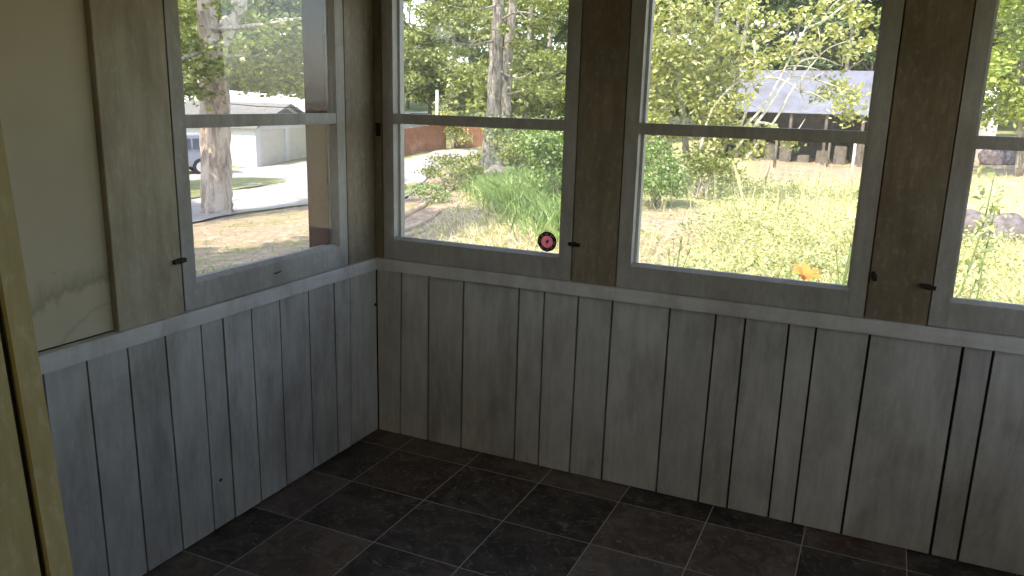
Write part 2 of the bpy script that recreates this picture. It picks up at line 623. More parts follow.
lbot = [0.0, -.187, -.274, -.422, -.573, -.703, -.825, -.916, -1.043, -1.175, -1.298, -1.42, -1.55, -1.66, -1.79, -1.90, -2.0]
bm = bmesh.new()
for i in range(len(ltop) - 1):
    plank(bm, fl, lbot[i + 1], lbot[i], ltop[i + 1], ltop[i], 0.006, R0 + .01, rng, 0.0028)
struct('wall_left', bm, M['board'])

# backing and outside skin under the windows
bm = bmesh.new()
box(bm, (-0.018, 0.018, 0.0), (X1, 0.035, R1))
box(bm, (-0.035, -2.0, 0.0), (-0.018, 0.035, R1))
struct('wall_backing', bm, M['dark_gap'])
bm = bmesh.new()
box(bm, (-0.10, 0.036, -0.9), (X1 + .1, 0.10, R1))                # below the windows
box(bm, (-0.10, -5.6, -0.9), (-0.036, 0.035, R1))
for a, b in ((-0.10, 0.072), (0.80, 1.035), (1.755, 2.005), (2.72, X1 + .1)):   # between them
    box(bm, (a, 0.036, R1), (b, 0.10, ZC))
for a, b in ((-5.6, -0.935), (-0.238, 0.035)):
    box(bm, (-0.10, a, R1), (-0.036, b, ZC))
box(bm, (-0.10, 0.036, 1.78), (X1 + .1, 0.10, ZC))
box(bm, (-0.10, -1.0, 1.78), (-0.036, -0.1, ZC))
struct('wall_outside', bm, M['red_siding'])

# chair rail
bm = bmesh.new()
box(bm, (0.0, -0.013, R0), (X1, 0.034, R1), 0.0015)
struct('trim_1', bm, M['rail'])
bm = bmesh.new()
box(bm, (-0.034, -2.0, R0), (0.013, -0.0135, R1), 0.0015)
struct('trim_2', bm, M['rail'])

# upright boards between the sashes
for i, (a, b) in enumerate(((0.0, 0.0345), (0.8300, 0.9925), (1.7945, 1.9645), (2.762, X1))):
    bm = bmesh.new()
    box(bm, (a, 0.0, R1), (b, 0.035, ZC), 0.001)
    struct('trim_%d' % (3 + i), bm, M['stud'])
for i, (a, b) in enumerate(((-0.180, 0.0), (-1.198, -0.975))):
    bm = bmesh.new()
    box(bm, (-0.035, a, R1), (0.0, b, ZC), 0.0015)
    struct('trim_%d' % (7 + i), bm, M['stud_left' if i else 'stud'])
bm = bmesh.new()
box(bm, (0.0, 0.0, SZ1 + .004), (X1, 0.035, ZC))
box(bm, (-0.035, -0.975, SZ1 + .004), (0.0, -0.18, ZC))
struct('trim_9', bm, M['stud'])
bm = bmesh.new()
box(bm, (-0.034, -2.0, R1 + .0035), (-0.0185, -1.199, ZC))
struct('wall_left_panel', bm, M['panel'])

# glossy dark red outside jamb beyond the left window
bm = bmesh.new()
box(bm, (-0.125, -0.252, 0.80), (-0.0365, -0.2385, 1.79))
struct('trim_10', bm, M['gloss_red'])


def window(n, fn, a, b):
    """two-pane sash between a and b along its wall: frame, muntin, two panes, outside stop"""
    root = empty('window_%d' % n)
    root['kind'] = 'structure'
    st, br, tr, mz0, mz1, dep = 0.0475, 0.077, 0.055, 1.263, 1.300, 0.034
    g = 0.018

    def bx(bm, s0, s1, z0, z1, d0=0.0, d1=dep):
        hexa(bm, [fn(s0, d0, z0), fn(s1, d0, z0), fn(s1, d1, z0), fn(s0, d1, z0), fn(s0, d0, z1), fn(s1, d0, z1), fn(s1, d1, z1), fn(s0, d1, z1)])
    bm = bmesh.new()
    z0 = SZ0 + .003
    bx(bm, a, a + st, z0, SZ1)
    bx(bm, b - st, b, z0, SZ1)
    bx(bm, a + st + .0006, b - st - .0006, z0, z0 + br, .0004)
    bx(bm, a + st, b - st, SZ1 - tr, SZ1, .0004)

    def bevel(zf, zb, s0, s1):                 # sloping putty ledge rising to the glass
        hexa(bm, [fn(s0, .001, zf - .002), fn(s1, .001, zf - .002), fn(s1, dep - .002, zf - .002), fn(s0, dep - .002, zf - .002),
                  fn(s0, .001, zf), fn(s1, .001, zf), fn(s1, g, zb), fn(s0, g, zb)])
    bevel(z0 + br, z0 + br + .011, a + st, b - st)
    obj('window_frame', bm, M['sash'], root)
    bm = bmesh.new()
    bx(bm, a + st, b - st, mz0, mz1, 0.002)
    obj('muntin', bm, M['sash'], root)
    for za, zb in ((z0 + br + .002, mz0), (mz1, SZ1 - tr)):
        bm = bmesh.new()
        bm.faces.new([bm.verts.new(fn(s, g, z)) for s, z in ((a + st, za), (b - st, za), (b - st, zb), (a + st, zb))])
        obj('glass_pane', bm, M['glass'], root)
    bm = bmesh.new()                            # outside stop
    e = 0.010
    for s0, s1, p, q in ((a + st - .008, a + st + e, z0, SZ1), (b - st - e, b - st + .008, z0, SZ1)):
        bx(bm, s0, s1, p, q, dep + .001, dep + .028)
    bx(bm, a + st, b - st, z0 + br - .03, z0 + br + .004, dep + .001, dep + .03)
    obj('outside_stop', bm, M['sash'], root)
    return root


window(1, fl, -0.9710, -0.1840)
window(2, fb, 0.0385, 0.8260)
window(3, fb, 0.9965, 1.7905)
window(4, fb, 1.9685, 2.7580)

# right (east) side of the porch, outside the picture: same sill wall with two sashes added for fill light
fe = lambda s, d, z: (X1 + d, s, z)
bm = bmesh.new()
box(bm, (X1, -2.0, 0.0), (X1 + 0.035, 0.0, R1))
for a, b in ((-2.0, -1.87), (-1.07, -0.93), (-0.13, 0.0)):
    box(bm, (X1, a, R1), (X1 + .035, b, ZC))
box(bm, (X1, -2.0, SZ1), (X1 + .035, 0.0, ZC))
struct('wall_right', bm, M['board'])
window(5, fe, -1.868, -1.072)
window(6, fe, -0.928, -0.132)

# house wall with the doorway the camera looks through, and the room behind it
bm = bmesh.new()
box(bm, (-0.03, -2.30, 0), (0.60, -2.02, 2.6))
box(bm, (2.30, -2.14, 0), (X1 + .1, -2.02, 2.6))
box(bm, (0.60, -2.14, 2.02), (2.30, -2.02, 2.6))
struct('wall_front', bm, M['inside'])
bm = bmesh.new()
box(bm, (-0.03, -5.6, 0), (0.0, -2.3, 2.6))
box(bm, (X1, -5.6, 0), (X1 + .1, -2.14, 2.6))
box(bm, (-0.03, -5.7, 0), (X1 + .1, -5.6, 2.6))
struct('wall_house', bm, M['inside'])
bm = bmesh.new()
box(bm, (-0.03, -5.6, 2.6), (X1 + .1, -2.02, 2.64))
struct('ceiling_house', bm, M['inside'])

# door casing at the left edge of the picture (leans a little)
door = empty('door_1')
door['kind'] = 'structure'


def lean(x, z):
    return x + .006 + (1.0 - z) * 0.066


def post(bm, x0, x1, y0, y1, z0=0.0, z1=2.02):
    hexa(bm, [(lean(x0, z0), y0, z0), (lean(x1, z0), y0, z0), (lean(x1, z0), y1, z0), (lean(x0, z0), y1, z0),
              (lean(x0, z1), y0, z1), (lean(x1, z1), y0, z1), (lean(x1, z1), y1, z1), (lean(x0, z1), y1, z1)])


bm = bmesh.new()
post(bm, 0.74, 0.855, -2.030, -2.0)
bmesh.ops.subdivide_edges(bm, edges=bm.edges[:], cuts=1)
obj('door_casing', bm, M['jamb'], door)
bm = bmesh.new()
post(bm, 0.74, 0.843, -2.041, -2.0302)
obj('door_gap', bm, M['dark_gap'], door)
bm = bmesh.new()
post(bm, 0.58, 0.853, -2.30, -2.0412)
obj('door_jamb', bm, M['jamb'], door)

lamp = empty('ceiling_lamp', (1.8, -4.0, 2.6))
tag(lamp, 'round ceiling lamp in the room behind the doorway', 'lamp')
bm = bmesh.new()
bmesh.ops.create_cone(bm, cap_ends=True, segments=24, radius1=.16, radius2=.2, depth=.06, matrix=Matrix.Translation((0, 0, -.03)))
obj('lamp_base', bm, M['paint_white'], lamp)
ceiling_lamp_light((1.8, -4.0, 2.52), 10)

# window turn buttons and other little hardware
def turn_button(x, z, fn, tilt, label, length=0.042):
    root = empty('window_latch', fn(x, 0, z))
    tag(root, label, 'latch', 'window turn buttons')
    bm = bmesh.new()
    c, s = math.cos(tilt), math.sin(tilt)
    h = 0.0066
    prof = [(-length / 2, -h * .8), (-length * .2, -h), (0, -h * 1.25), (length * .2, -h), (length / 2, -h * .8),
            (length / 2, h * .8), (length * .2, h), (0, h * 1.25), (-length * .2, h), (-length / 2, h * .8)]
    o0 = np.array(fn(x, 0, z))
    fr = [bm.verts.new(np.array(fn(x + u * c - w * s, -.010, z + u * s + w * c)) - o0) for u, w in prof]
    bk = [bm.verts.new(np.array(fn(x + u * c - w * s, -.0003, z + u * s + w * c)) - o0) for u, w in prof]
    bm.faces.new(fr)
    bm.faces.new(bk[::-1])
    for i in range(len(prof)):
        k = (i + 1) % len(prof)
        bm.faces.new((fr[i], bk[i], bk[k], fr[k]))
    obj('turn_bar', bm, M['latch'], root)
    bm = bmesh.new()
    n = np.array(fn(0, -1, 0)) - np.array(fn(0, 0, 0))
    rot = Vector(n).to_track_quat('Z', 'Y').to_matrix().to_4x4()
    bmesh.ops.create_uvsphere(bm, u_segments=10, v_segments=6, radius=.005, matrix=Matrix.Translation(Vector(n) * .0102) @ rot @ Matrix.Scale(.5, 4, (0, 0, 1)))
    obj('screw_head', bm, M['latch'], root, True)
    return root


turn_button(-0.984, 0.893, fl, 0.05, 'black turn button on the post left of the garage-side window')
turn_button(0.836, 0.873, fb, -0.04, 'black turn button beside the window with the round red sticker')
turn_button(1.955, 0.857, fb, -0.13, 'black turn button on the left edge of the far right window')
turn_button(1.806, 0.872, fb, -1.25, 'blackened turn button turned upright on the middle wide post', 0.030)
lt = empty('window_keeper', (0.021, 0, 1.235))
tag(lt, 'dark iron keeper in the wall corner at muntin height', 'keeper')
bm = bmesh.new()
box(bm, (-.010, -.006, -.022), (.010, -.0003, .028), .0015)
obj('keeper_plate', bm, M['latch'], lt)
bm = bmesh.new()
box(bm, (-.004, -.011, -.012), (.006, -.0062, .018), .001)
obj('keeper_lip', bm, M['latch'], lt)

# bent nail on the bottom rail of the left window
bm = bmesh.new()
tube(bm, [(0.0003, -0.590, .783), (.010, -0.590, .784), (.014, -0.586, .787), (.013, -0.572, .7885)], .0019, 6)
tag(obj('bent_nail', bm, M['latch'], None, True), 'small bent nail in the lower rail of the left window', 'nail')

# knots / nail heads in the wainscot
for i, (s, z, fn, r) in enumerate(((-.880, .165, fl, .006), (-.012, .545, fl, .007))):
    bm = bmesh.new()
    n = np.array(fn(0, -1, 0)) - np.array(fn(0, 0, 0))
    rot = Vector(n).to_track_quat('Z', 'Y').to_matrix().to_4x4()
    bmesh.ops.create_uvsphere(bm, u_segments=12, v_segments=6, radius=r, matrix=Matrix.Translation(fn(s, -.0012, z)) @ rot @ Matrix.Scale(.25, 4, (0, 0, 1)))
    tag(obj('nail_head', bm, M['latch'], None, True), ['dark nail head low on the left plank wall', 'dark nail head in the corner plank of the left wall'][i], 'nail')

# round sticker in the lower right of the second window
SX, SZ, SR = 0.7250, 0.8690, 0.0365
stk = empty('round_sticker', (SX, 0.0165, SZ))
tag(stk, 'round red and black sticker on the window glass', 'sticker')


def disc(r0, r1, y, mat, name, n=40):
    bm = bmesh.new()
    ring = []
    for k in range(n):
        t = 2 * math.pi * k / n
        ring.append((math.cos(t), math.sin(t)))
    for dy in (0, .0003):
        pass
    o_ = [bm.verts.new((c * r1, y, s * r1)) for c, s in ring]
    ob = [bm.verts.new((c * r1, y + .0004, s * r1)) for c, s in ring]
    if r0 > 0:
        i_ = [bm.verts.new((c * r0, y, s * r0)) for c, s in ring]
        for k in range(n):
            j = (k + 1) % n
            bm.faces.new((o_[k], o_[j], i_[j], i_[k]))
    else:
        bm.faces.new(o_)
    for k in range(n):
        j = (k + 1) % n
        bm.faces.new((o_[k], ob[k], ob[j], o_[j]))
    return obj(name, bm, mat, stk)


mk = lambda n, c: plain(n, c, 0.5, 0.3, 0.05, 60)
M['stk_black'], M['stk_red'], M['stk_grey'] = mk('sticker_black', (.03, .022, .02)), leaf_mat('sticker_red', (.72, .17, .22), (.72, .17, .22), .6), leaf_mat('sticker_grey', (.8, .7, .68), (.8, .7, .68), .6)
disc(SR * .60, SR, 0.0, M['stk_black'], 'sticker_rim')
disc(0, SR * .62, -.0005, M['stk_red'], 'sticker_centre')
bm = bmesh.new()
rg = random.Random(5)
for a0, a1, cnt in ((35, 145, 10), (160, 205, 4), (215, 325, 10), (335, 380, 4)):     # lettering around the rim, too small to read in the photo
    for k in range(cnt):
        t = math.radians(a0 + (a1 - a0) * (k + .5) / cnt)
        w = math.radians((a1 - a0) / cnt * .34)
        r0, r1 = SR * .70, SR * .84 + rg.uniform(-.0004, .0004)
        if k % 4 == 3:
            continue
        bm.faces.new([bm.verts.new((math.cos(u) * r, -.0006, math.sin(u) * r)) for r, u in ((r0, t - w), (r1, t - w), (r1, t + w), (r0, t + w))])
obj('sticker_lettering', bm, M['stk_grey'], stk)
bm = bmesh.new()                              # dark figure in the middle
fig = [(-.0025, -.007), (.001, -.009), (.0015, -.003), (.005, -.003), (.0065, .0015), (.003, .003), (.0055, .009), (.000, .006), (-.002, .008), (-.002, .003), (-.005, .000), (-.0025, -.002)]
bm.faces.new([bm.verts.new((x, -.0008, z)) for x, z in fig])
bmesh.ops.triangulate(bm, faces=bm.faces[:])
obj('sticker_emblem', bm, M['stk_black'], stk)
# ------------------------------------------------------------------ the land outside
def ray(px, py):
    return FW + RT * ((px - 512) / FPX) + UP * ((288 - py) / FPX)


def at(px, py, r):
    """the point seen at photo pixel px,py, r metres away over the ground"""
    d = ray(px, py)
    return CAM + d * (r / math.hypot(d[0], d[1]))


def atz(px, py, z):
    d = ray(px, py)
    return CAM + d * ((z - CAM[2]) / d[2])


CTRL = [atz(250, 265, -1.0), atz(220, 215, -1.6), atz(200, 192, -1.95), atz(260, 170, -2.55), atz(300, 185, -1.95),
        atz(490, 165, -0.95), atz(440, 240, -1.0), atz(540, 240, -.72), atz(420, 152, -2.0), atz(404, 198, -1.55), atz(540, 190, -.55), atz(450, 180, -1.1),
        atz(740, 275, -.58), atz(640, 270, -.62), atz(740, 190, -1.15), atz(660, 190, -.85), atz(850, 166, -1.6), atz(760, 168, -1.5),
        atz(1000, 270, -.62), atz(1000, 150, -1.0), atz(1010, 200, -.9)]
CTRL += [np.array(p) for p in ((-2, 2, -.72), (2, 2, -.6), (5, 2, -.62), (-2, -1, -.75), (-2, -6, -.8), (8, -6, -.7), (8, 1, -.65), (-20, -15, -1.5), (25, -15, -.8),
                               (20, 20, -.7), (35, 40, -.8), (-60, 20, -1.5), (-70, 70, 2.5), (-30, 90, 2.5), (0, 95, 2.0), (40, 90, 2.0), (-75, -15, -1))]
CTRL = np.array(CTRL)


def _tps_fit(P):
    X = P[:, :2] / 30
    r = np.linalg.norm(X[:, None] - X[None], axis=2)
    K = r * 1.0                                    # biharmonic in 3D: gentle, no overshoot
    n = len(P)
    A = np.zeros((n + 3, n + 3))
    A[:n, :n] = K + np.eye(n) * -0.003
    A[:n, n] = 1
    A[:n, n + 1:] = X
    A[n:, :n] = A[:n, n:].T
    return np.linalg.solve(A, np.r_[P[:, 2], 0, 0, 0])


_W = _tps_fit(CTRL)


def zg(x, y):
    x, y = np.asarray(x, float), np.asarray(y, float)
    X = np.stack([x, y], -1) / 30
    r = np.linalg.norm(X[..., None, :] - CTRL[:, :2] / 30, axis=-1)
    n = len(CTRL)
    z = r @ _W[:n] + _W[n] + X @ _W[n + 1:]
    return z + 0.05 * np.sin(x * .9 + 1.3 * np.sin(y * .5)) * np.cos(y * .7 + .4)


def hitg(px, py):
    d = ray(px, py)
    d = d / math.hypot(d[0], d[1])
    r = 3.0
    while r < 120:
        p = CAM + d * r
        if p[2] < zg(p[0], p[1]):
            break
        r += 0.1
    p = CAM + d * r
    return np.array([p[0], p[1], float(zg(p[0], p[1]))])


def project(P):
    d = np.asarray(P) - CAM
    z = d @ FW
    return 512 + FPX * (d @ RT) / z, 288 - FPX * (d @ UP) / z


# ground mesh with colour masks: r = bare dirt and painted shadow band, g = lush grass, b = sunny meadow
gx = np.concatenate([np.arange(-85, -30, 2.2), np.arange(-30, 12, .55), np.arange(12, 50, 2.2)])
gy = np.concatenate([np.arange(-20, 0.2, 2.0), np.arange(.6, 45, .55), np.arange(45, 105, 2.2)])
GX, GY = np.meshgrid(gx, gy)
GZ = zg(GX, GY)
GV = np.stack([GX, GY, GZ], -1).reshape(-1, 3)
inside = (GV[:, 0] > -1) & (GV[:, 0] < X1 + 1) & (GV[:, 1] < .8)
GV[inside, 2] = np.minimum(GV[inside, 2], -.75)
nx, ny = len(gx), len(gy)
GF = [(j * nx + i, j * nx + i + 1, (j + 1) * nx + i + 1, (j + 1) * nx + i) for j in range(ny - 1) for i in range(nx - 1)]


def make_ground_mat():
    m, nt, out = new_mat('yard_ground')
    at_ = nt.nodes.new('ShaderNodeAttribute')
    at_.attribute_name = 'cover'
    sep = nt.nodes.new('ShaderNodeSeparateColor')
    nt.links.new(at_.outputs['Color'], sep.inputs[0])
    n1 = noise(nt, 0.9, 6, 0.65)
    n2 = noise(nt, 7, 5, 0.7)
    lawn = mixc(nt, (0.20, 0.23, 0.08), (0.36, 0.34, 0.16), ramp(nt, n1, [(.4, 0.), (.65, 1.)]))
    dirt = mixc(nt, (0.42, 0.31, 0.23), (0.27, 0.26, 0.10), ramp(nt, n1, [(.48, 0.), (.62, .9)]))
    dirt = mixc(nt, dirt, (0.56, 0.47, 0.38), ramp(nt, n2, [(.5, 0.), (.7, .8)]))
    lush = mixc(nt, (0.16, 0.26, 0.07), (0.26, 0.36, 0.12), n2)
    mead = mixc(nt, (0.58, 0.53, 0.30), (0.38, 0.37, 0.17), ramp(nt, n1, [(.4, 0.), (.7, 1.)]))
    c = mixc(nt, lawn, dirt, sep.outputs[0])
    c = mixc(nt, c, lush, sep.outputs[1])
    c = mixc(nt, c, mead, sep.outputs[2])
    c = mixc(nt, c, (0, 0, 0), ramp(nt, n2, [(.3, .35), (.55, 0.)]))
    bsdf(nt, out, c, 0.95, 0.1, n2, .6, .08)
    return m


ground = npobj('ground', GV, GF, make_ground_mat())
ground['kind'] = 'structure'
dx, dy = GV[:, 0] - CAM[0], GV[:, 1] - CAM[1]
AZ, RG = np.degrees(np.arctan2(dx, dy)), np.hypot(dx, dy)


def sm(v, a, b):
    t = np.clip((v - a) / (b - a), 0, 1)
    return t * t * (3 - 2 * t)


dirt_shade_w = np.maximum(sm(AZ, -24.5, -28) * (1 - sm(RG, 24, 29)) , .0) * .95
gqx, gqy = project(GV)
front = RG > 4
lush_w = np.where(front, sm(gqx, 468, 490) * (1 - sm(gqx, 600, 640)) * (1 - sm(gqy - 196 - (gqx - 474) * .5, -4, 6)) * (1 - sm(RG, 32, 40)), 0)
mead_w = sm(AZ, -17, -13) * (1 - sm(RG, 60, 75))
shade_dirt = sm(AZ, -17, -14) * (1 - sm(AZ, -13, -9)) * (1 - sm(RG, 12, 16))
shadow_band = np.where(front, sm(gqx, 740, 760) * sm(gqy, 155, 159) * (1 - sm(gqy, 180, 188)), 0)  # shadow band before the shed, painted in the soil colour
pink = np.where(front, sm(gqx, 560, 600) * (1 - sm(gqx + (gqy - 230) * .5, 690, 730)) * sm(gqy, 195, 215), 0)
bankdirt = np.where(front, (1 - lush_w) * sm(gqx, 330, 345) * (1 - sm(gqx, 580, 610)) * sm(gqy, 160, 175), 0)
dirt_shade_w = np.maximum(np.maximum(dirt_shade_w, shade_dirt * .7), np.maximum(np.maximum(shadow_band, pink), bankdirt))
mead_w = mead_w * (1 - np.maximum(shadow_band, pink))
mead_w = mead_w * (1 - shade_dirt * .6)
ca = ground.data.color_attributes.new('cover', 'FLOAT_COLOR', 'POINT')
ca.data.foreach_set('color', np.stack([dirt_shade_w, lush_w, mead_w, np.ones_like(dirt_shade_w)], 1).ravel().astype('f'))

# driveway of pale gravel
M['gravel'] = plain('pale_gravel', (0.42, 0.39, 0.38), 0.95, 0.1, 0.12, 2.5)
M['gravel_grass'] = plain('mown_grass', (0.26, 0.27, 0.13), 0.95, 0.1, 0.2, 2.5)


def strip(name, near, far, mat, rows=10, n=8, lift=.045):
    a = np.array(spline([(*p, 0) for p in near], n))[:, :2]
    b = np.array(spline([(*p, 0) for p in far], n))[:, :2]
    ts = np.linspace(0, 1, 60)
    a, b = [np.stack([np.interp(ts, np.linspace(0, 1, len(q)), q[:, k]) for k in (0, 1)], 1) for q in (a, b)]
    m_ = 60
    A = np.array([hitg(*p) for p in a])
    B_ = np.array([hitg(*p) for p in b])
    V = []
    for k in range(rows + 1):
        t = k / rows
        Q = A * (1 - t) + B_ * t
        Q[:, 2] = zg(Q[:, 0], Q[:, 1]) + lift
        V.append(Q)
    V = np.concatenate(V)
    F = [(k * m_ + i, k * m_ + i + 1, (k + 1) * m_ + i + 1, (k + 1) * m_ + i) for k in range(rows) for i in range(m_ - 1)]
    o = npobj(name, V, F, mat)
    o['kind'] = 'structure'
    return o


strip('driveway', [(-60, 268), (40, 254), (120, 238), (194, 224), (232, 216), (308, 206), (360, 201), (404, 199), (433, 174), (452, 162), (477, 155)],
      [(-60, 182), (40, 178), (120, 174), (194, 172), (232, 169.5), (257, 168), (308, 161.5), (345, 160.5), (370, 161), (404, 160), (425, 155), (439, 151), (478, 149)], M['gravel'])
strip('driveway_grass', [(150, 205), (190, 201), (232, 192), (270, 186), (284, 184)],
      [(150, 184), (190, 182), (232, 179), (270, 180), (286, 182)], M['gravel_grass'], lift=.07)


def sprinkle(n, px0, px1, py0, py1, rng, power=1.0):
    out = []
    while len(out) < n:
        p = hitg(rng.uniform(px0, px1), rng.uniform(py0, py1))
        out.append(p)
    return np.array(out)


def scatter(n, az0, az1, r0, r1, rng, p=1.0):
    az = np.radians(rng.uniform(az0, az1, n))
    r = r0 + (r1 - r0) * rng.uniform(size=n) ** p
    x, y = CAM[0] + np.sin(az) * r, CAM[1] + np.cos(az) * r
    return np.stack([x, y, zg(x, y)], 1)


def blades(P, h, w, rng, lean_=.35):
    n = len(P)
    a = rng.uniform(0, 2 * np.pi, n)
    H = h * rng.uniform(.55, 1.35, n)
    W = w * rng.uniform(.7, 1.3, n)
    s = np.stack([np.cos(a), np.sin(a), np.zeros(n)], 1) * W[:, None] * .5
    l = rng.normal(size=(n, 3)) * lean_
    l[:, 2] = 1
    mid = P + l * H[:, None] * .55
    l2 = l.copy()
    l2[:, :2] *= 1.8
    tip = P + l2 * H[:, None]
    V = np.stack([P - s, P + s, mid + s * .8, tip, mid - s * .8], 1).reshape(-1, 3)
    b = np.arange(n) * 5
    F = np.stack([b, b + 1, b + 2, b + 3, b + 4], 1).tolist()
    return V, F


nr = np.random.default_rng(11)
MP = np.concatenate([scatter(9000, -15.5, 2.5, 5, 13, nr), scatter(12000, -15.5, 2.5, 9, 34, nr), scatter(6000, 2, 11, 5, 16, nr), scatter(5000, 2, 11, 10, 40, nr)])
qx, qy = project(MP)
bare = ((qx > 742) & (qy > 150) & (qy < 184) & (qx < 900)) | ((qx + (qy - 230) * .5 < 712) & (qy > 198))
patch = np.sin(MP[:, 0] * 1.7 + 2 * np.sin(MP[:, 1] * .9)) * np.cos(MP[:, 1] * 1.3 + MP[:, 0] * .6)
MP = MP[(~bare | (nr.uniform(size=len(MP)) < .12)) & ((patch > -.25) | (nr.uniform(size=len(MP)) < .35))]
V, F = blades(MP, .19, .013, nr)
tall = scatter(260, -14, 2, 13, 32, nr)
V2, F2 = blades(tall, .75, .016, nr, .10)
F = F + [[k + len(V) for k in f] for f in F2]
V = np.concatenate([V, V2])
o = npobj('meadow_grass', V, F, M['straw'])
tag(o, 'sunlit pale grass of the meadow beyond the two right windows', 'grass', kind='stuff')
BG = scatter(16000, -28.5, -16, 11, 24, nr)
qx, qy = project(BG)
BG = BG[(qx < 606) & (qx > 474 + nr.normal(size=len(BG)) * 12) & (qy < 196 + (qx - 474) * .50 + nr.normal(size=len(BG)) * 10)]
V, F = blades(BG, .36, .02, nr, .3)
o = npobj('bank_grass', V, F, M['grass'])
tag(o, 'tall green grass on the bank beyond the second window', 'grass', kind='stuff')
V, F = blades(np.concatenate([scatter(500, -34, -25, 9, 15, nr), scatter(1600, -50, -41, 9, 11.5, nr), scatter(500, -50, -37, 11, 18, nr)]), .06, .010, nr, .5)
o = npobj('yard_grass', V, F, M['grass'])
tag(o, 'thin short grass on the bare dirt yard outside the left window', 'grass', kind='stuff')
DB = scatter(9000, -33, -18, 9.5, 24, nr)
qx, qy = project(DB)
DB = DB[(qx > 398) & (qx < 575) & (qy > 178) & (qy > 245 - (qx - 398) * .75) & (nr.uniform(size=len(DB)) < np.clip((qx - 395) / 130, .08, .75))]
V, F = blades(DB, .15, .014, nr, .5)
o = npobj('dry_bank_grass', V, F, M['straw'])
tag(o, 'thin dry grass over the bare dirt of the bank below the green grass', 'grass', kind='stuff')
C_ = np.concatenate([scatter(60, -12.5, 1.5, 6.5, 13, nr), scatter(110, -12, 1, 9, 24, nr), scatter(36, 3, 10, 6, 14, nr)])
P = np.repeat(C_, 7, 0)
P[:, :2] += nr.normal(size=(len(P), 2)) * .38
P[:, 2] = zg(P[:, 0], P[:, 1])
hh = np.repeat(nr.uniform(.25, 1, len(C_)), 7) * nr.uniform(.6, 1.1, len(P))
PP = np.repeat(P, 12, 0)
PP[:, :2] += nr.normal(size=(len(PP), 2)) * .07
PP[:, 2] += nr.uniform(.1, 1, len(PP)) * np.repeat(.12 + .55 * hh ** 1.5, 12)
V, F = leaf_quads(PP, .055, nr, .6)
o = npobj('meadow_weeds', V, F, M['weed'])
tag(o, 'leafy weeds standing among the sunlit meadow grass', 'weeds', kind='stuff')


# ------------------------------------------------------------------ trees
def copy_tree(o, parent=None):
    c = o.copy()
    COL.objects.link(c)
    if parent is not None:
        c.parent = parent
    for ch in list(o.children):
        copy_tree(ch, c)
    return c


def forest_tree(kind, seed, h=14.0):
    """a tree of the woods: thin trunk with limbs, crown of leaf sprays"""
    rg = random.Random(seed)
    nr = np.random.default_rng(seed)
    root = empty('forest_tree')
    bm = bmesh.new()
    lean_ = (rg.uniform(-.5, .5), rg.uniform(-.5, .5))
    tube(bm, [(lean_[0] * t * t, lean_[1] * t * t, h * t - .2) for t in (0, .15, .35, .6, .9)], [.20, .16, .13, .09, .03], 7)
    blobs = []
    conifer = kind == 'conifer'
    for k in range(22 if conifer else 18):
        t = rg.uniform(.10, 1.0)
        a = rg.uniform(0, 6.283)
        reach = (1.05 - t) * 3.4 + .4 if conifer else (2.8 * math.sin(math.pi * min(1, t + .12)) + .6)
        r = reach * rg.uniform(.35, 1.0)
        z = h * t
        c = (r * math.cos(a), r * math.sin(a), z)
        tube(bm, [(lean_[0] * t * t, lean_[1] * t * t, z - .4 - .25 * r), (c[0] * .55, c[1] * .55, z - .1), c], [.05, .035, .012], 5)
        s = rg.uniform(.8, 1.5)
        blobs.append((c, (s * 1.15, s * 1.15, s * (.35 if conifer else .75))))
    obj('trunk', bm, M['thin_bark'] if not conifer else M['pine_bark'], root, True)
    P = blob_points(blobs, 8500, nr, .3)
    P = P[P[:, 2] > .3]
    V, F = leaf_quads(P, .34, nr, .5, .6)
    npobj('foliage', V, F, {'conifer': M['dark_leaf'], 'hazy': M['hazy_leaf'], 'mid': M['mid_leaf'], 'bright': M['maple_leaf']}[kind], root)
    return root


protos = {k: [forest_tree(k, s) for s in ss] for k, ss in (('hazy', (1, 2)), ('mid', (3, 4)), ('conifer', (5, 6)), ('bright', (7, 8)))}
used = set()


def place_tree(px, r, kind, label, group, scale=1.0, rgm=random.Random(99)):
    d = ray(px, 100)
    d = d / math.hypot(d[0], d[1])
    x, y = CAM[0] + d[0] * r, CAM[1] + d[1] * r
    p = protos[kind][rgm.randrange(2)]
    o = p if p.name not in used else copy_tree(p)
    used.add(p.name)
    o.location = (x, y, float(zg(x, y)) - .05)
    o.rotation_euler = (0, 0, rgm.uniform(0, 6.28))
    s = scale * rgm.uniform(.88, 1.15)
    o.scale = (s, s, s)
    tag(o, label, 'tree', group)


for px, r, k in ((-330, 60, 'mid'), (-250, 55, 'hazy'), (-180, 62, 'bright'), (-120, 57, 'mid'), (-60, 64, 'hazy'), (-10, 56, 'mid'), (40, 63, 'bright'), (85, 58, 'hazy'), (150, 58, 'hazy'), (178, 66, 'mid'), (200, 55, 'hazy'), (228, 70, 'hazy'), (250, 62, 'bright'), (272, 72, 'hazy'), (296, 66, 'hazy'), (318, 60, 'mid'), (342, 74, 'hazy'), (128, 70, 'mid'), (235, 80, 'mid'), (185, 82, 'hazy')):
    place_tree(px, r, k, 'pale distant forest tree in the woods behind the garage', 'forest trees behind the garage')
for px, r, k in ((385, 62, 'hazy'), (408, 74, 'bright'), (430, 66, 'bright'), (452, 60, 'hazy'), (470, 72, 'mid'), (505, 58, 'bright'), (525, 46, 'bright'), (548, 52, 'mid'), (572, 60, 'mid'), (590, 48, 'conifer'), (610, 62, 'mid'), (490, 80, 'hazy'), (445, 84, 'mid')):
    place_tree(px, r, k, 'light green forest tree beyond the red fence and driveway', 'forest trees beyond the fence')
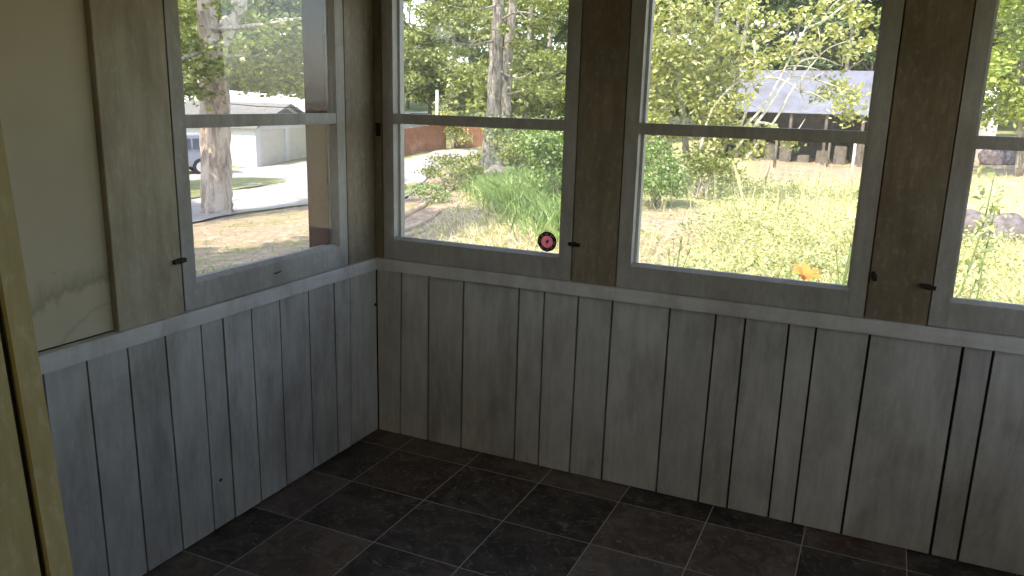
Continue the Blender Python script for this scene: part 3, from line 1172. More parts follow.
for px, r, k in ((640, 60, 'mid'), (668, 56, 'conifer'), (700, 62, 'conifer'), (730, 57, 'mid'), (760, 60, 'conifer'), (790, 58, 'conifer'), (815, 64, 'mid'), (842, 57, 'conifer'), (868, 62, 'conifer'), (895, 58, 'mid'), (920, 66, 'conifer'), (780, 74, 'mid'), (745, 84, 'conifer'), (815, 84, 'mid'), (875, 86, 'conifer'), (765, 66, 'conifer'), (803, 70, 'conifer'), (832, 68, 'conifer'), (880, 70, 'conifer'), (905, 78, 'mid'), (840, 92, 'conifer'), (850, 76, 'mid'), (700, 76, 'mid')):
    place_tree(px, r, k, 'dark forest tree in the woods behind the open shed', 'forest trees behind the open shed')
for px, r, k in ((950, 70, 'mid'), (975, 68, 'hazy'), (1000, 74, 'mid'), (1030, 66, 'mid'), (1060, 72, 'conifer'), (1090, 66, 'mid')):
    place_tree(px, r, k, 'forest tree at the far edge of the right meadow', 'forest trees past the right meadow')
# trees beside the house that the outside jamb mirrors, out of the photo's frame
for x, y, k in ((-5.2, -7.4, 'bright'), (-8, -11, 'bright'), (-13, -15, 'mid'), (-17, -22, 'bright'), (-11, -19, 'bright'), (-20, -17, 'mid'), (-14, -27, 'bright')):
    p = copy_tree(protos[k][0])
    p.location = (x, y, float(zg(x, y)))
    tag(p, 'yard tree mirrored in the dark red outside jamb', 'tree', 'yard trees beside the house')


def limb(bm, pts, r0, r1, n=8, k=5, rg=None, rough=.06):
    c = spline(pts, k)
    rr = [r0 + (r1 - r0) * i / (len(c) - 1) for i in range(len(c))]
    tube(bm, c, rr, n, rg, rough)
    return c


for i, (x, y, k) in enumerate(((-9.5, -1.8, 'bright'), (-15, 4, 'bright'), (-24, 10, 'mid'))):
    p = copy_tree(protos[k][i % 2])
    p.location = (x, y, float(zg(x, y)))
    tag(p, ['yard tree close by the left wall, shading the dirt yard', 'yard tree left of the big pale trunk, shading the driveway', 'yard tree far left of the car, shading the gravel'][i], 'tree', 'yard shade trees')

# big pale maple outside the left window
RM = 20.6
b0 = hitg(218, 215)
RM = math.hypot(b0[0] - CAM[0], b0[1] - CAM[1])
rg = random.Random(21)
nr = np.random.default_rng(21)
maple = empty('maple_tree', b0)
tag(maple, 'big pale barked tree with forked trunk outside the left window', 'tree')
rel = lambda px, py, r=RM, o=b0: at(px, py, r) - o
bm = bmesh.new()
c = spline([rel(218, 218), rel(217, 205), rel(216, 160), rel(215, 110), rel(214, 60), rel(216, 40)], 7)
rad = [.52, .46, .42, .40, .385, .375] + [.37] * 40
tube(bm, c, [rad[min(i, 45)] if i < 7 else .37 - .002 * (i - 7) for i in range(len(c))], 18, rg, .07)
limb(bm, [rel(215, 52), rel(208, 25), rel(206, 0), rel(203, -60), rel(195, -160)], .27, .12, 14, rg=rg)
limb(bm, [rel(217, 52), rel(226, 28), rel(238, 6), rel(255, -50), rel(280, -140)], .24, .10, 14, rg=rg)
limb(bm, [rel(209, 32), rel(202, 24), rel(201, 19)], .10, .085, 9, rg=rg)
limb(bm, [rel(214, 60), rel(250, 55, RM - 1), rel(300, 62, RM - 2.5)], .06, .02, 7, rg=rg)
limb(bm, [rel(214, 45), rel(180, 60, RM - 1), rel(150, 75, RM - 2)], .06, .02, 7, rg=rg)
limb(bm, [rel(216, 30), rel(260, 25, RM - 2), rel(300, 18, RM - 4)], .07, .02, 7, rg=rg)
obj('trunk', bm, M['maple_bark'], maple, True)
bl = []
for px, py, dr, s, sz in ((190, 92, -1, .9, .30), (200, 72, -1.2, .8, .28), (186, 45, -.5, .9, .35), (240, 68, -1.5, 1.0, .26), (262, 74, -2, 1.0, .22), (285, 62, -2.4, 1.0, .26),
                      (305, 70, -2.6, .9, .3), (250, 48, -2.4, .9, .22), (280, 40, -3, 1.0, .22), (300, 26, -3.4, 1.0, .3), (262, 88, -1, .8, .22), (295, 92, -2, .8, .2), (320, 50, -3, 1.0, .4),
                      (240, 18, 1, .9, .3), (208, 62, -1.5, .5, .22), (224, 8, -1.5, .5, .25), (330, 85, -3, 1, .3), (170, 20, 0, 1, .5)):
    bl.append((rel(px, py, RM + dr), (s, s, sz)))
P = blob_points(bl, 5200, nr, .1)
for k in range(24):                                   # the crown above the picture, which dapples the yard
    a, r, z = rg.uniform(0, 6.283), 5.5 * rg.uniform(.1, 1) ** .6, rg.uniform(5.2, 11)
    s = rg.uniform(.9, 1.5)
    bl.append(((r * math.cos(a), r * math.sin(a), z), (s, s, s * .5)))
P = np.concatenate([P, blob_points(bl[18:], 4200, nr, .25)])
V, F = leaf_quads(P, .13, nr, .9, .8)
npobj('foliage', V, F, M['maple_leaf'], maple)

# double-stemmed pine outside the second window
b0 = hitg(489, 166)
RP_ = math.hypot(b0[0] - CAM[0], b0[1] - CAM[1])
rg = random.Random(22)
nr = np.random.default_rng(22)
pine = empty('pine_tree', b0)
tag(pine, 'tall grey double trunk on the bank in the second window', 'tree')
rel2 = lambda px, py, r=RP_: at(px, py, r) - b0
bm = bmesh.new()
limb(bm, [rel2(486, 172), rel2(490, 150), rel2(494, 110), rel2(496, 50), rel2(499, 0), rel2(501, -120), rel2(503, -260)], .40, .20, 14, rg=rg, rough=.12)
limb(bm, [rel2(494, 172), rel2(500, 150), rel2(505, 110), rel2(508, 50), rel2(513, 0), rel2(519, -120), rel2(525, -240)], .30, .16, 14, rg=rg, rough=.12)
for a_, b_, c_ in (((498, 70), (520, 78), (548, 60)), ((500, 20), (520, 12), (555, 20)), ((497, 40), (470, 45), (440, 38)), ((505, 95), (530, 88), (560, 72)), ((499, 5), (470, 10), (430, 0))):
    limb(bm, [rel2(*a_), rel2(*b_, RP_ - 1.5), rel2(*c_, RP_ - 3)], .06, .015, 6, rg=rg)
obj('trunk', bm, M['pine_bark'], pine, True)
bl = [(rel2(px, py, RP_ + dr), (s, s, sz)) for px, py, dr, s, sz in ((545, 60, -3, 1.1, .5), (530, 85, -2, .9, .35), (553, 92, -3, 1.0, .4), (520, 45, -1, .8, .3), (540, 25, -2, 1.0, .4), (518, 68, -1, .6, .3),
                                                                   (470, 18, -2, 1.0, .4), (448, 30, -3, 1.0, .35), (428, 12, -3, 1.0, .5), (455, 52, -1.5, .8, .3), (436, 55, -3, .9, .4), (410, 40, -3, .8, .5), (505, 30, -1, .5, .3), (470, 70, 2, .9, .4), (552, 5, -3, 1, .5), (415, 78, -2, .7, .3))]
P = blob_points(bl, 4200, nr, .2)
hi = []
for k in range(34):
    a, r, z = rg.uniform(0, 6.283), 4.5 * rg.uniform(.1, 1) ** .6, rg.uniform(6.5, 13)
    hi.append(((r * math.cos(a), r * math.sin(a), z), (1.3, 1.3, .5)))
P = np.concatenate([P, blob_points(hi, 3600, nr, .25)])
V, F = leaf_quads(P, .20, nr, .6, .55, .6)
npobj('foliage', V, F, M['maple_leaf'], pine)

# sunny drooping tree in the third window, with bare arching branches over the shed
RS = 17.0
b0 = hitg(690, 196)
RS = math.hypot(b0[0] - CAM[0], b0[1] - CAM[1])
rg = random.Random(23)
nr = np.random.default_rng(23)
sunny = empty('leafy_tree', b0)
tag(sunny, 'bright sunlit leafy tree with drooping branches in the third window', 'tree')
rel3 = lambda px, py, dr=0.0: at(px, py, RS + dr) - b0
bm = bmesh.new()
stems = [[(690, 200), (686, 150), (680, 90), (672, 20), (668, -60)], [(694, 200), (700, 150), (706, 90), (716, 20), (722, -50)], [(686, 198), (664, 140), (652, 70), (648, 0)],
         [(698, 198), (722, 150), (734, 100), (742, 50), (750, 5)]]
for s in stems:
    limb(bm, [rel3(*p) for p in s], .09, .03, 8, rg=rg)
obj('trunk', bm, M['thin_bark'], sunny, True)
bm = bmesh.new()
arch = [[(730, 140), (762, 108), (786, 66), (806, 28), (836, -6)], [(735, 150), (765, 112), (790, 78), (816, 80), (840, 90), (858, 104)], [(738, 132), (755, 92), (772, 74), (792, 68)],
        [(745, 160), (775, 120), (792, 90), (806, 72), (826, 50), (850, 40)], [(740, 108), (752, 84), (776, 78), (800, 92), (806, 110)], [(805, 28), (822, 22), (846, 4), (868, -12)],
        [(757, 122), (775, 126), (790, 140)], [(790, 78), (800, 62), (820, 58), (842, 66)], [(700, 150), (712, 110), (735, 84), (752, 80)], [(754, 40), (756, 66), (753, 88)]]
for s in arch:
    limb(bm, [rel3(*p, -.8 + .01 * (p[0] - 740)) for p in s], .034, .008, 6, rg=rg, rough=.1)
for k in range(26):
    s = arch[rg.randrange(len(arch))]
    q = s[rg.randrange(1, len(s))]
    a = rg.uniform(-2.9, .5)
    L = rg.uniform(14, 40)
    e = (q[0] + math.cos(a) * L, q[1] + math.sin(a) * L)
    m_ = ((q[0] + e[0]) / 2 + rg.uniform(-4, 4), (q[1] + e[1]) / 2 - rg.uniform(0, 6))
    limb(bm, [rel3(*q, -.8 + .01 * (q[0] - 740)), rel3(*m_, -.7), rel3(*e, rg.uniform(-1.2, .2))], .014, .005, 5, 4)
obj('bare_branches', bm, M['pale_branch'], sunny, True)
bl = []
for k in range(70):
    px, py = rg.uniform(638, 742), rg.uniform(-25, 128)
    bl.append((rel3(px, py, rg.uniform(-1.6, 1.8)), (.55, .55, .42)))
for px, py in ((752, 12), (766, 38), (758, 60), (775, 20), (800, 18), (822, 8), (850, 6), (866, 20), (838, 32), (812, 44), (790, 48), (845, 52), (866, 44), (826, 96), (842, 104), (834, 84), (852, 92), (846, 116), (770, 60), (748, 76), (741, 98), (765, 132), (790, 142), (712, 140), (700, 152), (730, 132), (690, 160), (660, 140), (668, 156), (722, 156), (742, 148), (720, 165), (700, 172), (752, 152), (650, 120), (680, 132)):
    bl.append((rel3(px, py, rg.uniform(-1.2, .4)), (.42, .42, .26)))
P = blob_points(bl, 15500, nr, .1)
V, F = leaf_quads(P, .125, nr, .5, .62, .5)
npobj('foliage', V, F, M['bright_leaf'], sunny)


def leafy(name, loc, blobs, n, size, mat, label, cat, stems=4, seed=1, group=None, stem_r=.02, droop=.2):
    """shrub: a few stems from the ground into its leaf masses"""
    rg = random.Random(seed)
    nr = np.random.default_rng(seed)
    root = empty(name, loc)
    tag(root, label, cat, group)
    bm = bmesh.new()
    for k in range(stems):
        c = blobs[k % len(blobs)][0]
        limb(bm, [(rg.uniform(-.12, .12), rg.uniform(-.12, .12), -.05), (c[0] * .45, c[1] * .45, c[2] * .55), tuple(c)], stem_r, stem_r * .35, 5, 4)
    obj('stems', bm, M['thin_bark'], root, True)
    P = blob_points(blobs, n, nr, .25)
    P = P[P[:, 2] > .02]
    V, F = leaf_quads(P, size, nr, .5, .6, droop)
    npobj('foliage', V, F, mat, root)
    return root


def shrub_at(px, py, w, h, mat, label, seed, n=1500, size=.09, group=None, name='shrub', cat='shrub'):
    p = hitg(px, py)
    rg = random.Random(seed)
    bl = []
    for k in range(9):
        a, r = rg.uniform(0, 6.283), w * .5 * rg.uniform(.1, .9)
        z = h * rg.uniform(.25, .85)
        bl.append(((r * math.cos(a), r * math.sin(a), z), (w * .26, w * .26, h * .2)))
    return leafy(name, p, bl, n, size, mat, label, cat, 6, seed, group)


shrub_at(657, 206, 1.7, 1.3, M['shrub_leaf'], 'round green shrub in the lower left of the third window', 31, 2600, .08)
shrub_at(632, 190, 1.5, 1.4, M['shrub_leaf'], 'green shrub at the left edge of the third window', 37, 2000, .08)
shrub_at(540, 182, 2.6, 1.9, M['shrub_leaf'], 'large green shrub right of the double trunk', 32, 3000, .11)
shrub_at(560, 205, 1.8, 1.5, M['shrub_leaf'], 'green shrub against the right side of the second window', 33, 2400, .09)
shrub_at(518, 172, 2.2, 1.3, M['maple_leaf'], 'low light shrub at the foot of the double trunk', 34, 2000, .11)
shrub_at(470, 182, 2.2, .9, M['maple_leaf'], 'straggly bush on the bank left of the double trunk', 35, 1100, .10)
shrub_at(448, 190, 1.8, .8, M['maple_leaf'], 'straggly bush at the crest of the driveway bank', 36, 900, .10)
shrub_at(428, 204, 1.3, .5, M['shrub_leaf'], 'small low bush on the bank beside the driveway', 38, 600, .08)
shrub_at(452, 150, 2.6, 2.6, M['bright_leaf'], 'yellow green climber bush on the gap in the red fence', 39, 1500, .16)
shrub_at(700, 200, 1.6, 1.0, M['maple_leaf'], 'dim bush under the drooping leafy tree', 40, 1400, .09)
shrub_at(726, 190, 1.3, .8, M['bright_leaf'], 'low sunny bush at the meadow edge under the leafy tree', 41, 1000, .09)

# tall trees at the right window
p = hitg(1018, 152)
d = ray(1022, 100)
leafy('leafy_tree', at(1026, 140, 40) * np.array([1, 1, 0]) + np.array([0, 0, float(zg(*at(1026, 140, 40)[:2]))]),
      [((rr * math.cos(a), rr * math.sin(a), z), (1.2, 1.2, .8)) for rr, a, z in [(random.Random(k).uniform(.3, 3.2), k * 2.4, 2.6 + (k % 9) * .7) for k in range(40)]],
      9000, .26, M['yellow_leaf'], 'bright green tree at the right edge of the far right window', 'tree', 8, 51, None, .12)

# ------------------------------------------------------------------ buildings, fences, vehicles
def axes_obj(o, rot):
    o.rotation_euler = (0, 0, rot)


# garage: local x along its door front, local y back
cor = hitg(257, 168.5)
gd = (cor - CAM)[:2] / np.linalg.norm((cor - CAM)[:2])
gr_ = np.array([gd[1], -gd[0]])
gf = gr_ * math.cos(.96) + gd * math.sin(.96)
ang = math.atan2(gf[1], gf[0])
gar = empty('garage', cor, ang)
tag(gar, 'white two-door garage across the driveway', 'garage')
GL, GD, GH, GR = 5.8, 6.5, 2.1, 3.15
dw = 2.30
bm = bmesh.new()
# front wall with two door openings, built as piers and a header under the gable
for a, b in ((0, .42), (.42 + dw, .42 + dw + .32), (.42 + dw * 2 + .32, GL)):
    box(bm, (a, 0, -.3), (b, .15, 1.93))
box(bm, (0, 0, 1.93), (GL, .15, GH))
box(bm, (0, .15, -.3), (.15, GD, GH))
box(bm, (GL - .15, .15, -.3), (GL, GD, GH))
box(bm, (.15, GD - .15, -.3), (GL - .15, GD, GH))
for yy in (0.0, GD - .15):                                   # gable ends
    vs = [bm.verts.new(q) for q in ((0, yy, GH), (GL, yy, GH), (GL / 2, yy, GR), (0, yy + .15, GH), (GL, yy + .15, GH), (GL / 2, yy + .15, GR))]
    bm.faces.new(vs[:3]); bm.faces.new(vs[3:][::-1])
    bm.faces.new((vs[0], vs[2], vs[5], vs[3])); bm.faces.new((vs[1], vs[4], vs[5], vs[2]))
obj('wall', bm, M['white_siding'], gar)
bm = bmesh.new()
o_ = .3
rs = (GR - GH) / (GL / 2)
for x0, x1 in ((-o_, GL / 2), (GL + o_, GL / 2)):
    z0, z1 = GH - o_ * rs + .02, GR + .02
    hexa(bm, [(x0, -o_, z0), (x1, -o_, z1), (x1, GD + o_, z1), (x0, GD + o_, z0), (x0, -o_, z0 + .1), (x1, -o_, z1 + .1), (x1, GD + o_, z1 + .1), (x0, GD + o_, z0 + .1)])
obj('roof', bm, M['shingle'], gar)
bm = bmesh.new()
vs = [bm.verts.new((GL / 2 + u, -.03, GR - .12 - w)) for u, w in ((-1.0, .42), (1.0, .42), (0, .06))]
f_ = bm.faces.new(vs)
e_ = bmesh.ops.extrude_face_region(bm, geom=[f_])
for v in e_['geom']:
    if isinstance(v, bmesh.types.BMVert):
        v.co.y += .028
obj('gable_vent', bm, M['shingle'], gar)
for k in range(2):
    bm = bmesh.new()
    x0 = .42 + k * (dw + .32)
    box(bm, (x0 + .01, .09, -.2), (x0 + dw - .01, .13, 1.925))
    for i in range(5):
        box(bm, (x0 + .05, .08, .02 + i * .38), (x0 + dw - .05, .0895, .36 + i * .38))
    obj('garage_door', bm, M['garage_door'], gar)

# white gabled house behind the garage
hp = at(294, 95, 52)
house = empty('white_house', (hp[0], hp[1], float(zg(hp[0], hp[1]))), ang + .7)
tag(house, 'white gabled building rising behind the garage roof', 'building')
eh = hp[2] - house.location[2]
bm = bmesh.new()
W_, D_, H_ = 3.0, 7.0, eh - 1.0
box(bm, (-W_, 0, -.3), (W_, D_, H_))
vs = [bm.verts.new(q) for q in ((-W_, 0, H_), (W_, 0, H_), (0, 0, eh), (-W_, D_, H_), (W_, D_, H_), (0, D_, eh))]
bm.faces.new(vs[:3]); bm.faces.new(vs[3:][::-1])
bm.faces.new((vs[0], vs[2], vs[5], vs[3])); bm.faces.new((vs[1], vs[4], vs[5], vs[2]))
obj('wall', bm, M['white_siding'], house)
bm = bmesh.new()
for s in (-1, 1):
    hexa(bm, [(s * (W_ + .4), -.5, H_ - .1), (0, -.5, eh + .03), (0, D_ + .4, eh + .03), (s * (W_ + .4), D_ + .4, H_ - .1),
              (s * (W_ + .4), -.5, H_ + .04), (0, -.5, eh + .17), (0, D_ + .4, eh + .17), (s * (W_ + .4), D_ + .4, H_ + .04)])
obj('roof', bm, M['white_roof'], house)
bm = bmesh.new()
box(bm, (-.5, -.04, H_ - 1.6), (.5, .02, H_ - .4), .01)
obj('window', bm, M['car_glass'], house)


def suv(loc, rot, paint, label):
    """boxy SUV, local x forward"""
    root = empty('parked_car', loc, rot)
    tag(root, label, 'car')
    prof = [(-2.2, .45), (-2.25, .95), (-2.15, 1.12), (-1.95, 1.62), (-1.6, 1.72), (.3, 1.70), (.95, 1.15), (1.95, 1.02), (2.2, .82), (2.22, .45), (1.85, .36), (-1.9, .36)]
    bm = bmesh.new()
    hw = lambda z: .90 - max(0, z - 1.05) * .22
    a = [bm.verts.new((x, -hw(z), z)) for x, z in prof]
    b = [bm.verts.new((x, hw(z), z)) for x, z in prof]
    bm.faces.new(a); bm.faces.new(b[::-1])
    for i in range(len(prof)):
        j = (i + 1) % len(prof)
        bm.faces.new((a[i], b[i], b[j], a[j]))
    bmesh.ops.bevel(bm, geom=[e for e in bm.edges if abs(e.verts[0].co.y - e.verts[1].co.y) < .05], offset=.05, segments=2, affect='EDGES')
    obj('body', bm, paint, root)
    for s in (-1, 1):
        for x0, x1, t0, t1 in ((-1.85, -1.05, -1.75, -1.05), (-.97, -.2, -.97, -.2), (-.12, .72, -.12, .25)):
            bm = bmesh.new()
            hexa(bm, [(x0, s * (hw(1.14) - .02), 1.14), (x1, s * (hw(1.14) - .02), 1.14), (x1, s * (hw(1.14) + .012), 1.14), (x0, s * (hw(1.14) + .012), 1.14),
                      (t0, s * (hw(1.6) - .02), 1.60), (t1, s * (hw(1.6) - .02), 1.60), (t1, s * (hw(1.6) + .012), 1.60), (t0, s * (hw(1.6) + .012), 1.60)])
            obj('side_window', bm, M['car_glass'], root)
        for x in (-1.35, 1.4):
            bm = bmesh.new()
            bmesh.ops.create_cone(bm, cap_ends=True, segments=22, radius1=.37, radius2=.37, depth=.24, matrix=Matrix.Translation((x, s * .82, .37)) @ Matrix.Rotation(math.pi / 2, 4, 'X'))
            w = obj('wheel', bm, M['tyre'], root)
            bm = bmesh.new()
            bmesh.ops.create_cone(bm, cap_ends=True, segments=18, radius1=.23, radius2=.2, depth=.06, matrix=Matrix.Translation((x, s * .93, .37)) @ Matrix.Rotation(s * math.pi / 2, 4, 'X'))
            obj('hub', bm, M['chrome'], w)
    bm = bmesh.new()
    hexa(bm, [(.38, -.66, 1.64), (.38, .66, 1.64), (.36, .66, 1.62), (.36, -.66, 1.62), (.93, -.78, 1.2), (.93, .78, 1.2), (.90, .78, 1.17), (.90, -.78, 1.17)])
    for v in bm.verts:
        v.co += Vector((.025, 0, .025))
    obj('windscreen', bm, M['car_glass'], root)
    return root


p = hitg(167, 174)
suv(p, ang + math.pi - .75, M['car'], 'silver blue car parked behind the big pale trunk')
p = at(416, 118, 56)
suv((p[0], p[1], float(zg(p[0], p[1]))), math.atan2(CAM[1] - p[1], CAM[0] - p[0]) + .5, M['car_dark'], 'dark grey car parked beyond the red fence')


def fence(pa, pb, h, label, posts=5):
    A, B_ = hitg(*pa), hitg(*pb)
    L = math.hypot(*(B_ - A)[:2])
    root = empty('board_fence', A, math.atan2(B_[1] - A[1], B_[0] - A[0]))
    tag(root, label, 'fence')
    zf = lambda s: float(zg(*(A + (B_ - A) * s / L)[:2])) - A[2]
    bm = bmesh.new()
    n = int(L / .16)
    for i in range(n):
        s0, s1 = L * i / n, L * (i + .94) / n
        z0 = zf(s0)
        box(bm, (s0, -.012, z0 + .02), (s1, .012, z0 + h + .02 * math.sin(i * 7.1)))
    obj('boards', bm, M['fence'], root)
    for k in range(posts):
        s = L * k / (posts - 1)
        bm = bmesh.new()
        box(bm, (s - .05, .02, zf(s) - .2), (s + .05, .12, zf(s) + h + .03))
        obj('post', bm, M['fence'], root)
    return root


fence((375, 160), (446, 149), 1.55, 'red brown board fence beyond the driveway, left of the climber')
fence((455, 148), (488, 146), 1.45, 'further red brown board fence right of the climber')

# white post with a cross arm, right of the parked car
p = hitg(437, 150)
rP = math.hypot(p[0] - CAM[0], p[1] - CAM[1]) + 2
q0, q1 = at(437, 140, rP), at(437, 90, rP)
g0 = float(zg(q0[0], q0[1]))
wp = empty('white_post', (q0[0], q0[1], g0), 0.4)
tag(wp, 'white post with cross arm behind the red fence', 'post')
bm = bmesh.new()
box(bm, (-.09, -.09, -.2), (.09, .09, q1[2] - g0), .01)
obj('upright', bm, M['paint_white'], wp)
bm = bmesh.new()
box(bm, (.091, -.03, q1[2] - g0 - .36), (1.2, .03, q1[2] - g0 - .30))
obj('cross_arm', bm, M['shed_wood'], wp)

# open shed with a metal roof across the meadow
eL, eR = at(722, 110, 45), at(905, 115, 44)
rL, rR = at(722, 68, 49.5), at(905, 73, 48.5)
gz = float(zg(*((eL + eR) / 2)[:2]))
sa = math.atan2(eR[1] - eL[1], eR[0] - eL[0])
shed = empty('open_shed', (eL[0], eL[1], gz), sa)
tag(shed, 'open wooden shed with pale metal roof across the meadow', 'shed')
SL = math.hypot(*(eR - eL)[:2])
ez, rz = (eL[2] + eR[2]) / 2 - gz, (rL[2] + rR[2]) / 2 - gz
dp = 4.4


def make_metal():
    m, nt, out = new_mat('pale_metal_roof')
    n = noise(nt, 1.2, 5, .6)
    w = nt.nodes.new('ShaderNodeTexWave')
    w.inputs['Scale'].default_value = 3.0
    tc = nt.nodes.new('ShaderNodeTexCoord')
    nt.links.new(tc.outputs['Object'], w.inputs[0])
    c = mixc(nt, (.25, .255, .32), (.19, .185, .22), ramp(nt, n, [(.4, 0.), (.65, 1.)]))
    b = bsdf(nt, out, c, .42, .5, w.outputs[0], .4, .03)
    b.inputs['Metallic'].default_value = .25
    return m


M['metal_roof'] = make_metal()
bm = bmesh.new()
hexa(bm, [(-.3, -.1, ez - .06), (SL + .3, -.1, ez - .06), (SL + .3, dp, rz - .06), (-.3, dp, rz - .06), (-.3, -.1, ez), (SL + .3, -.1, ez), (SL + .3, dp, rz), (-.3, dp, rz)])
hexa(bm, [(-.3, dp * 2, ez - .06), (SL + .3, dp * 2, ez - .06), (SL + .3, dp + .001, rz - .06), (-.3, dp + .001, rz - .06), (-.3, dp * 2, ez), (SL + .3, dp * 2, ez), (SL + .3, dp + .001, rz), (-.3, dp + .001, rz)])
obj('roof', bm, M['metal_roof'], shed)
bm = bmesh.new()
box(bm, (0, 4.2, -.2), (SL, 4.3, ez + 1.0))
box(bm, (0, .3, -.2), (.08, 4.2, ez - .1))
box(bm, (SL - .08, .3, -.2), (SL, 4.2, ez - .1))
obj('wall', bm, M['shed_wood'], shed)
for k in range(6):
    bm = bmesh.new()
    x = .1 + (SL - .2) * k / 5
    box(bm, (x - .07, .1, -.3), (x + .07, .24, ez - .04))
    obj('post', bm, M['shed_wood'], shed)
bm = bmesh.new()
for i in range(9):
    box(bm, (.3 + i * .9, .9 + .2 * (i % 3), -.1), (.9 + i * .9, 1.9, .35 + .28 * ((i * 5) % 4)), .04)
obj('stored_lumber', bm, M['shed_wood'], shed)

# meadow edge fence posts near the shed
for i, (px, py) in enumerate(((774, 168), (827, 167), (852, 170))):
    p = hitg(px, py)
    root = empty('fence_post', p)
    tag(root, ['thin fence post in the meadow left of the other two', 'thin fence post in the meadow, second of three', 'pale fence post in the meadow nearest the right frame'][i], 'post', 'meadow fence posts')
    bm = bmesh.new()
    tube(bm, [(0, 0, -.2), (0.01, 0, .7), (0, 0.01, 1.35)], [.07, .065, .055], 8)
    obj('post', bm, M['shed_wood'] if i < 2 else M['paint_white'], root, True)

# small white-roofed hut, boulder, log and brush in the far right window
p = at(985, 128, 50)
gz = float(zg(p[0], p[1]))
t = at(985, 104, 50)[2] - gz
hut = empty('small_hut', (p[0], p[1], gz), .5)
tag(hut, 'small hut with white roof at the far edge of the meadow', 'hut')
bm = bmesh.new()
box(bm, (-.4, -.4, -.2), (.4, .4, t - .42))
obj('wall', bm, M['garage_door'], hut)
bm = bmesh.new()
for s in (-1, 1):
    hexa(bm, [(s * .6, -.6, t - .52), (0, -.6, t - .1), (0, .6, t - .1), (s * .6, .6, t - .52), (s * .6, -.6, t - .44), (0, -.6, t), (0, .6, t), (s * .6, .6, t - .44)])
obj('roof', bm, M['white_roof'], hut)


def boulder(name, loc, sx, sy, sz, seed, mat, label, cat, group=None):
    nr = np.random.default_rng(seed)
    bm = bmesh.new()
    bmesh.ops.create_icosphere(bm, subdivisions=3, radius=1)
    ks = nr.normal(size=(6, 3)) * 2.2
    ph = nr.uniform(0, 6, 6)
    for v in bm.verts:
        d = 1 + .09 * sum(math.sin(float(np.dot(k, v.co)) + f) for k, f in zip(ks, ph))
        v.co = Vector((v.co.x * sx * d, v.co.y * sy * d, max(v.co.z, -.55) * sz * d))
    o = obj(name, bm, mat, None, True)
    o.location = loc
    return tag(o, label, cat, group)


p = hitg(988, 244)
boulder('boulder', p + np.array([0, 0, .12]), .52, .42, .34, 3, M['rock'], 'grey boulder in the weeds outside the far right window', 'rock')
p = hitg(1012, 155)
bm = bmesh.new()
tube(bm, [(-.9, 0, .18), (0, .05, .2), (.9, .0, .18)], [.17, .19, .16], 10, random.Random(4), .1)
o = obj('fallen_log', bm, M['shed_wood'], None, True)
o.location = p
o.rotation_euler = (0, 0, -.2)
tag(o, 'short dark log lying on the bright right meadow', 'log')
for i, (px, py) in enumerate(((997, 132), (1008, 134), (1020, 130))):
    p = at(px, py, 48)
    p[2] = float(zg(p[0], p[1]))
    boulder('boulder', p + np.array([0, 0, .25]), .8, .6, .6 + .2 * (i == 1), 40 + i, M['rock'],
            ['far boulder beside the small hut', 'far boulder in the middle of the row behind the meadow', 'far boulder nearest the right picture edge'][i], 'rock', 'rocks behind the right meadow')

for i, (px, py, sx) in enumerate(((521, 166, .55), (497, 182, .45))):
    p = hitg(px, py)
    boulder('boulder', p + np.array([0, 0, .15]), sx, sx * .8, sx * .75, 50 + i, M['pale_rock'], ['pale rock among the shrubs right of the double trunk', 'pale rock at the top edge of the bank grass'][i], 'rock')

# power lines crossing the left window
for i, (y0, y1) in enumerate(((68, 74), (82, 88))):
    a, b = at(120, y0, 33), at(420, y1, 40)
    bm = bmesh.new()
    tube(bm, [a * (1 - t) + b * t - np.array([0, 0, .9 * 4 * t * (1 - t)]) for t in np.linspace(0, 1, 14)], .018, 5)
    tag(obj('power_line', bm, M['wire'], None, True), ['upper black power line crossing the left window view', 'lower black power line crossing the left window view'][i], 'cable')

# exposed roots on the dirt bank
roots = [[(398, 222), (412, 213), (425, 206), (440, 196), (456, 188), (472, 183)], [(400, 232), (418, 226), (432, 219), (441, 212)], [(398, 240), (412, 236), (424, 232)]]
for i, r in enumerate(roots):
    P = [hitg(*q) + np.array([0, 0, .02]) for q in r]
    bm = bmesh.new()
    limb(bm, P, .075, .03, 7, 4, random.Random(i), .15)
    tag(obj('tree_root', bm, M['root'], None, True), ['long bare root running up the dirt bank', 'short bare root curling on the dirt bank', 'low bare root at the bottom of the dirt bank'][i], 'root', 'bare roots on the bank')

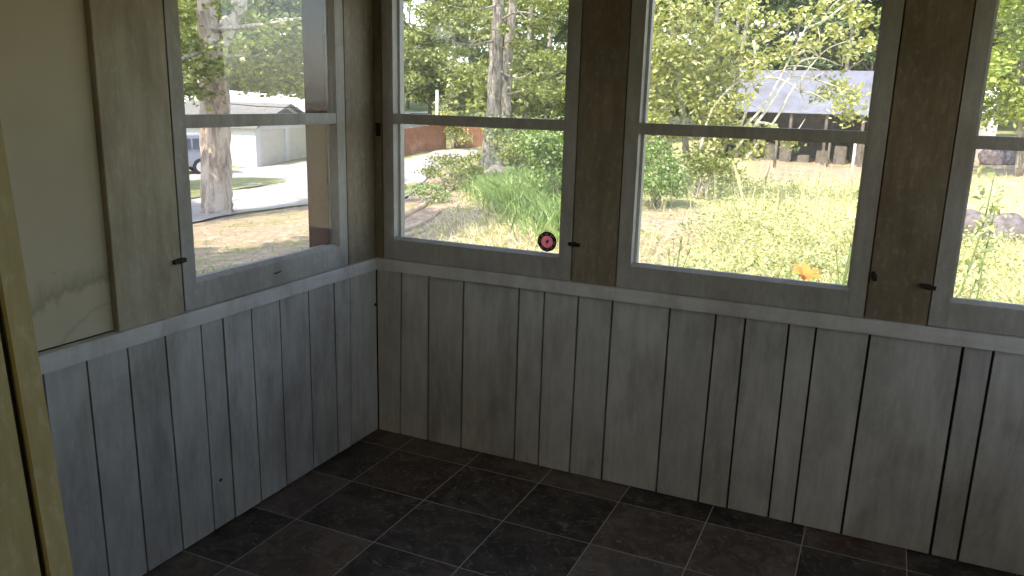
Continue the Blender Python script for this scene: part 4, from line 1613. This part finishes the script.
# daylilies and weeds close to the windows
def lily(px, r, ztop, kind, label, seed):
    d = ray(px, 250)
    d = d / math.hypot(d[0], d[1])
    x, y = CAM[0] + d[0] * r, CAM[1] + d[1] * r
    g = float(zg(x, y))
    rg = random.Random(seed)
    root = empty('daylily', (x, y, g))
    tag(root, label, 'flower')
    h = ztop - g
    bm = bmesh.new()
    tip = (.02, .01, h)
    limb(bm, [(.0, 0, -.05), (-.02, 0, h * .5), (.0, 0, h * .8), tip], .006, .0035, 6, 5)
    tips = [tip]
    if kind == 'bud':
        for q in ((.07, 0, h - .02), (-.045, .02, h - .04), (.03, -.03, h + .05)):
            limb(bm, [(.0, 0, h * .80), (q[0] * .6, q[1] * .6, h * .9), q], .004, .003, 6, 4)
            tips.append(q)
    obj('stem', bm, M['stem'], root, True)
    bm = bmesh.new()
    for k in range(9):
        a = rg.uniform(0, 6.283)
        L = rg.uniform(.4, .6)
        c, s = math.cos(a), math.sin(a)
        pr = None
        for t in np.linspace(0, 1, 7):
            rr = L * t * .7
            z = L * (1.1 * t - .75 * t * t)
            w = .011 * (1 - t) + .001
            e = [bm.verts.new((c * rr - s * w, s * rr + c * w, z)), bm.verts.new((c * rr + s * w, s * rr - c * w, z))]
            if pr:
                bm.faces.new((pr[0], pr[1], e[1], e[0]))
            pr = e
    obj('leaves', bm, M['grass'], root)
    if kind == 'bloom':
        bm = bmesh.new()
        ax = Vector((.25, -.25, .93)).normalized()
        u = ax.orthogonal().normalized()
        v = ax.cross(u)
        for k in range(6):
            a = k * math.pi / 3
            dr = u * math.cos(a) + v * math.sin(a)
            sd = ax.cross(dr)
            pr = None
            for t in np.linspace(0, 1, 8):
                rr = .010 + .085 * t ** 1.5
                zz = .10 * (t - .55 * t ** 3)
                w = .005 + (.023 if k % 2 else .016) * math.sin(math.pi * min(1, t * .93 + .05))
                c = Vector(tip) + dr * rr + ax * zz
                e = [bm.verts.new(c - sd * w), bm.verts.new(c + ax * -.003), bm.verts.new(c + sd * w)]
                if pr:
                    bm.faces.new((pr[0], pr[1], e[1], e[0]))
                    bm.faces.new((pr[1], pr[2], e[2], e[1]))
                pr = e
        obj('blossom', bm, M['petal'], root, True)
    else:
        for q in tips:
            bm = bmesh.new()
            c = Vector(q)
            dr = Vector((q[0] * 3, q[1] * 3, 1)).normalized() * .055
            tube(bm, [c, c + dr * .3, c + dr * .7, c + dr], [.004, .009, .008, .002], 8)
            obj('bud', bm, M['bud'], root, True)
    return root


lily(803, 4.6, float(at(803, 279, 4.6)[2]), 'bloom', 'orange daylily bloom peeking over the third window sill', 61)
lily(846, 4.3, float(at(846, 246, 4.3)[2]), 'bud', 'daylily stalk with buds at the right side of the third window', 62)
lily(676, 4.7, float(at(676, 250, 4.7)[2]), 'bud', 'daylily stalk with buds at the left side of the third window', 63)
lily(789, 4.8, float(at(789, 272, 4.8)[2]), 'bud', 'budded daylily stalk just left of the orange bloom', 64)


def tall_weed(px, r, ytop, lean_px, label, seed, leaves=True, ybot=None):
    rg = random.Random(seed)
    nr = np.random.default_rng(seed)
    d = ray(px, 250)
    d = d / math.hypot(d[0], d[1])
    base = np.array([CAM[0] + d[0] * r, CAM[1] + d[1] * r, 0])
    base[2] = float(zg(base[0], base[1]))
    topp = at(px + lean_px, ytop, r) - base
    root = empty('tall_weed', base)
    tag(root, label, 'weed')
    bm = bmesh.new()
    c = limb(bm, [(0, 0, -.05), tuple(topp * .45 + np.array([-.04, 0, .02])), tuple(topp * .8), tuple(topp)], .007, .003, 6, 6)
    obj('stem', bm, M['stem'], root, True)
    if leaves:
        P = []
        for q in c[len(c) // 2:]:
            for k in range(5):
                P.append(np.array(q) + nr.normal(size=3) * np.array([.04, .04, .03]))
        V, F = leaf_quads(P, .065, nr, .4, .45, 1.0)
        npobj('foliage', V, F, M['weed'], root)


tall_weed(962, 5.0, 172, 33, 'tall leafy weed arching before the boulder in the right window', 71)
tall_weed(968, 4.8, 205, 28, 'shorter leafy weed beside the arching one in the right window', 72)
tall_weed(981, 4.6, 256, 3, 'short bare stalk right of the leafy weeds', 73, False)
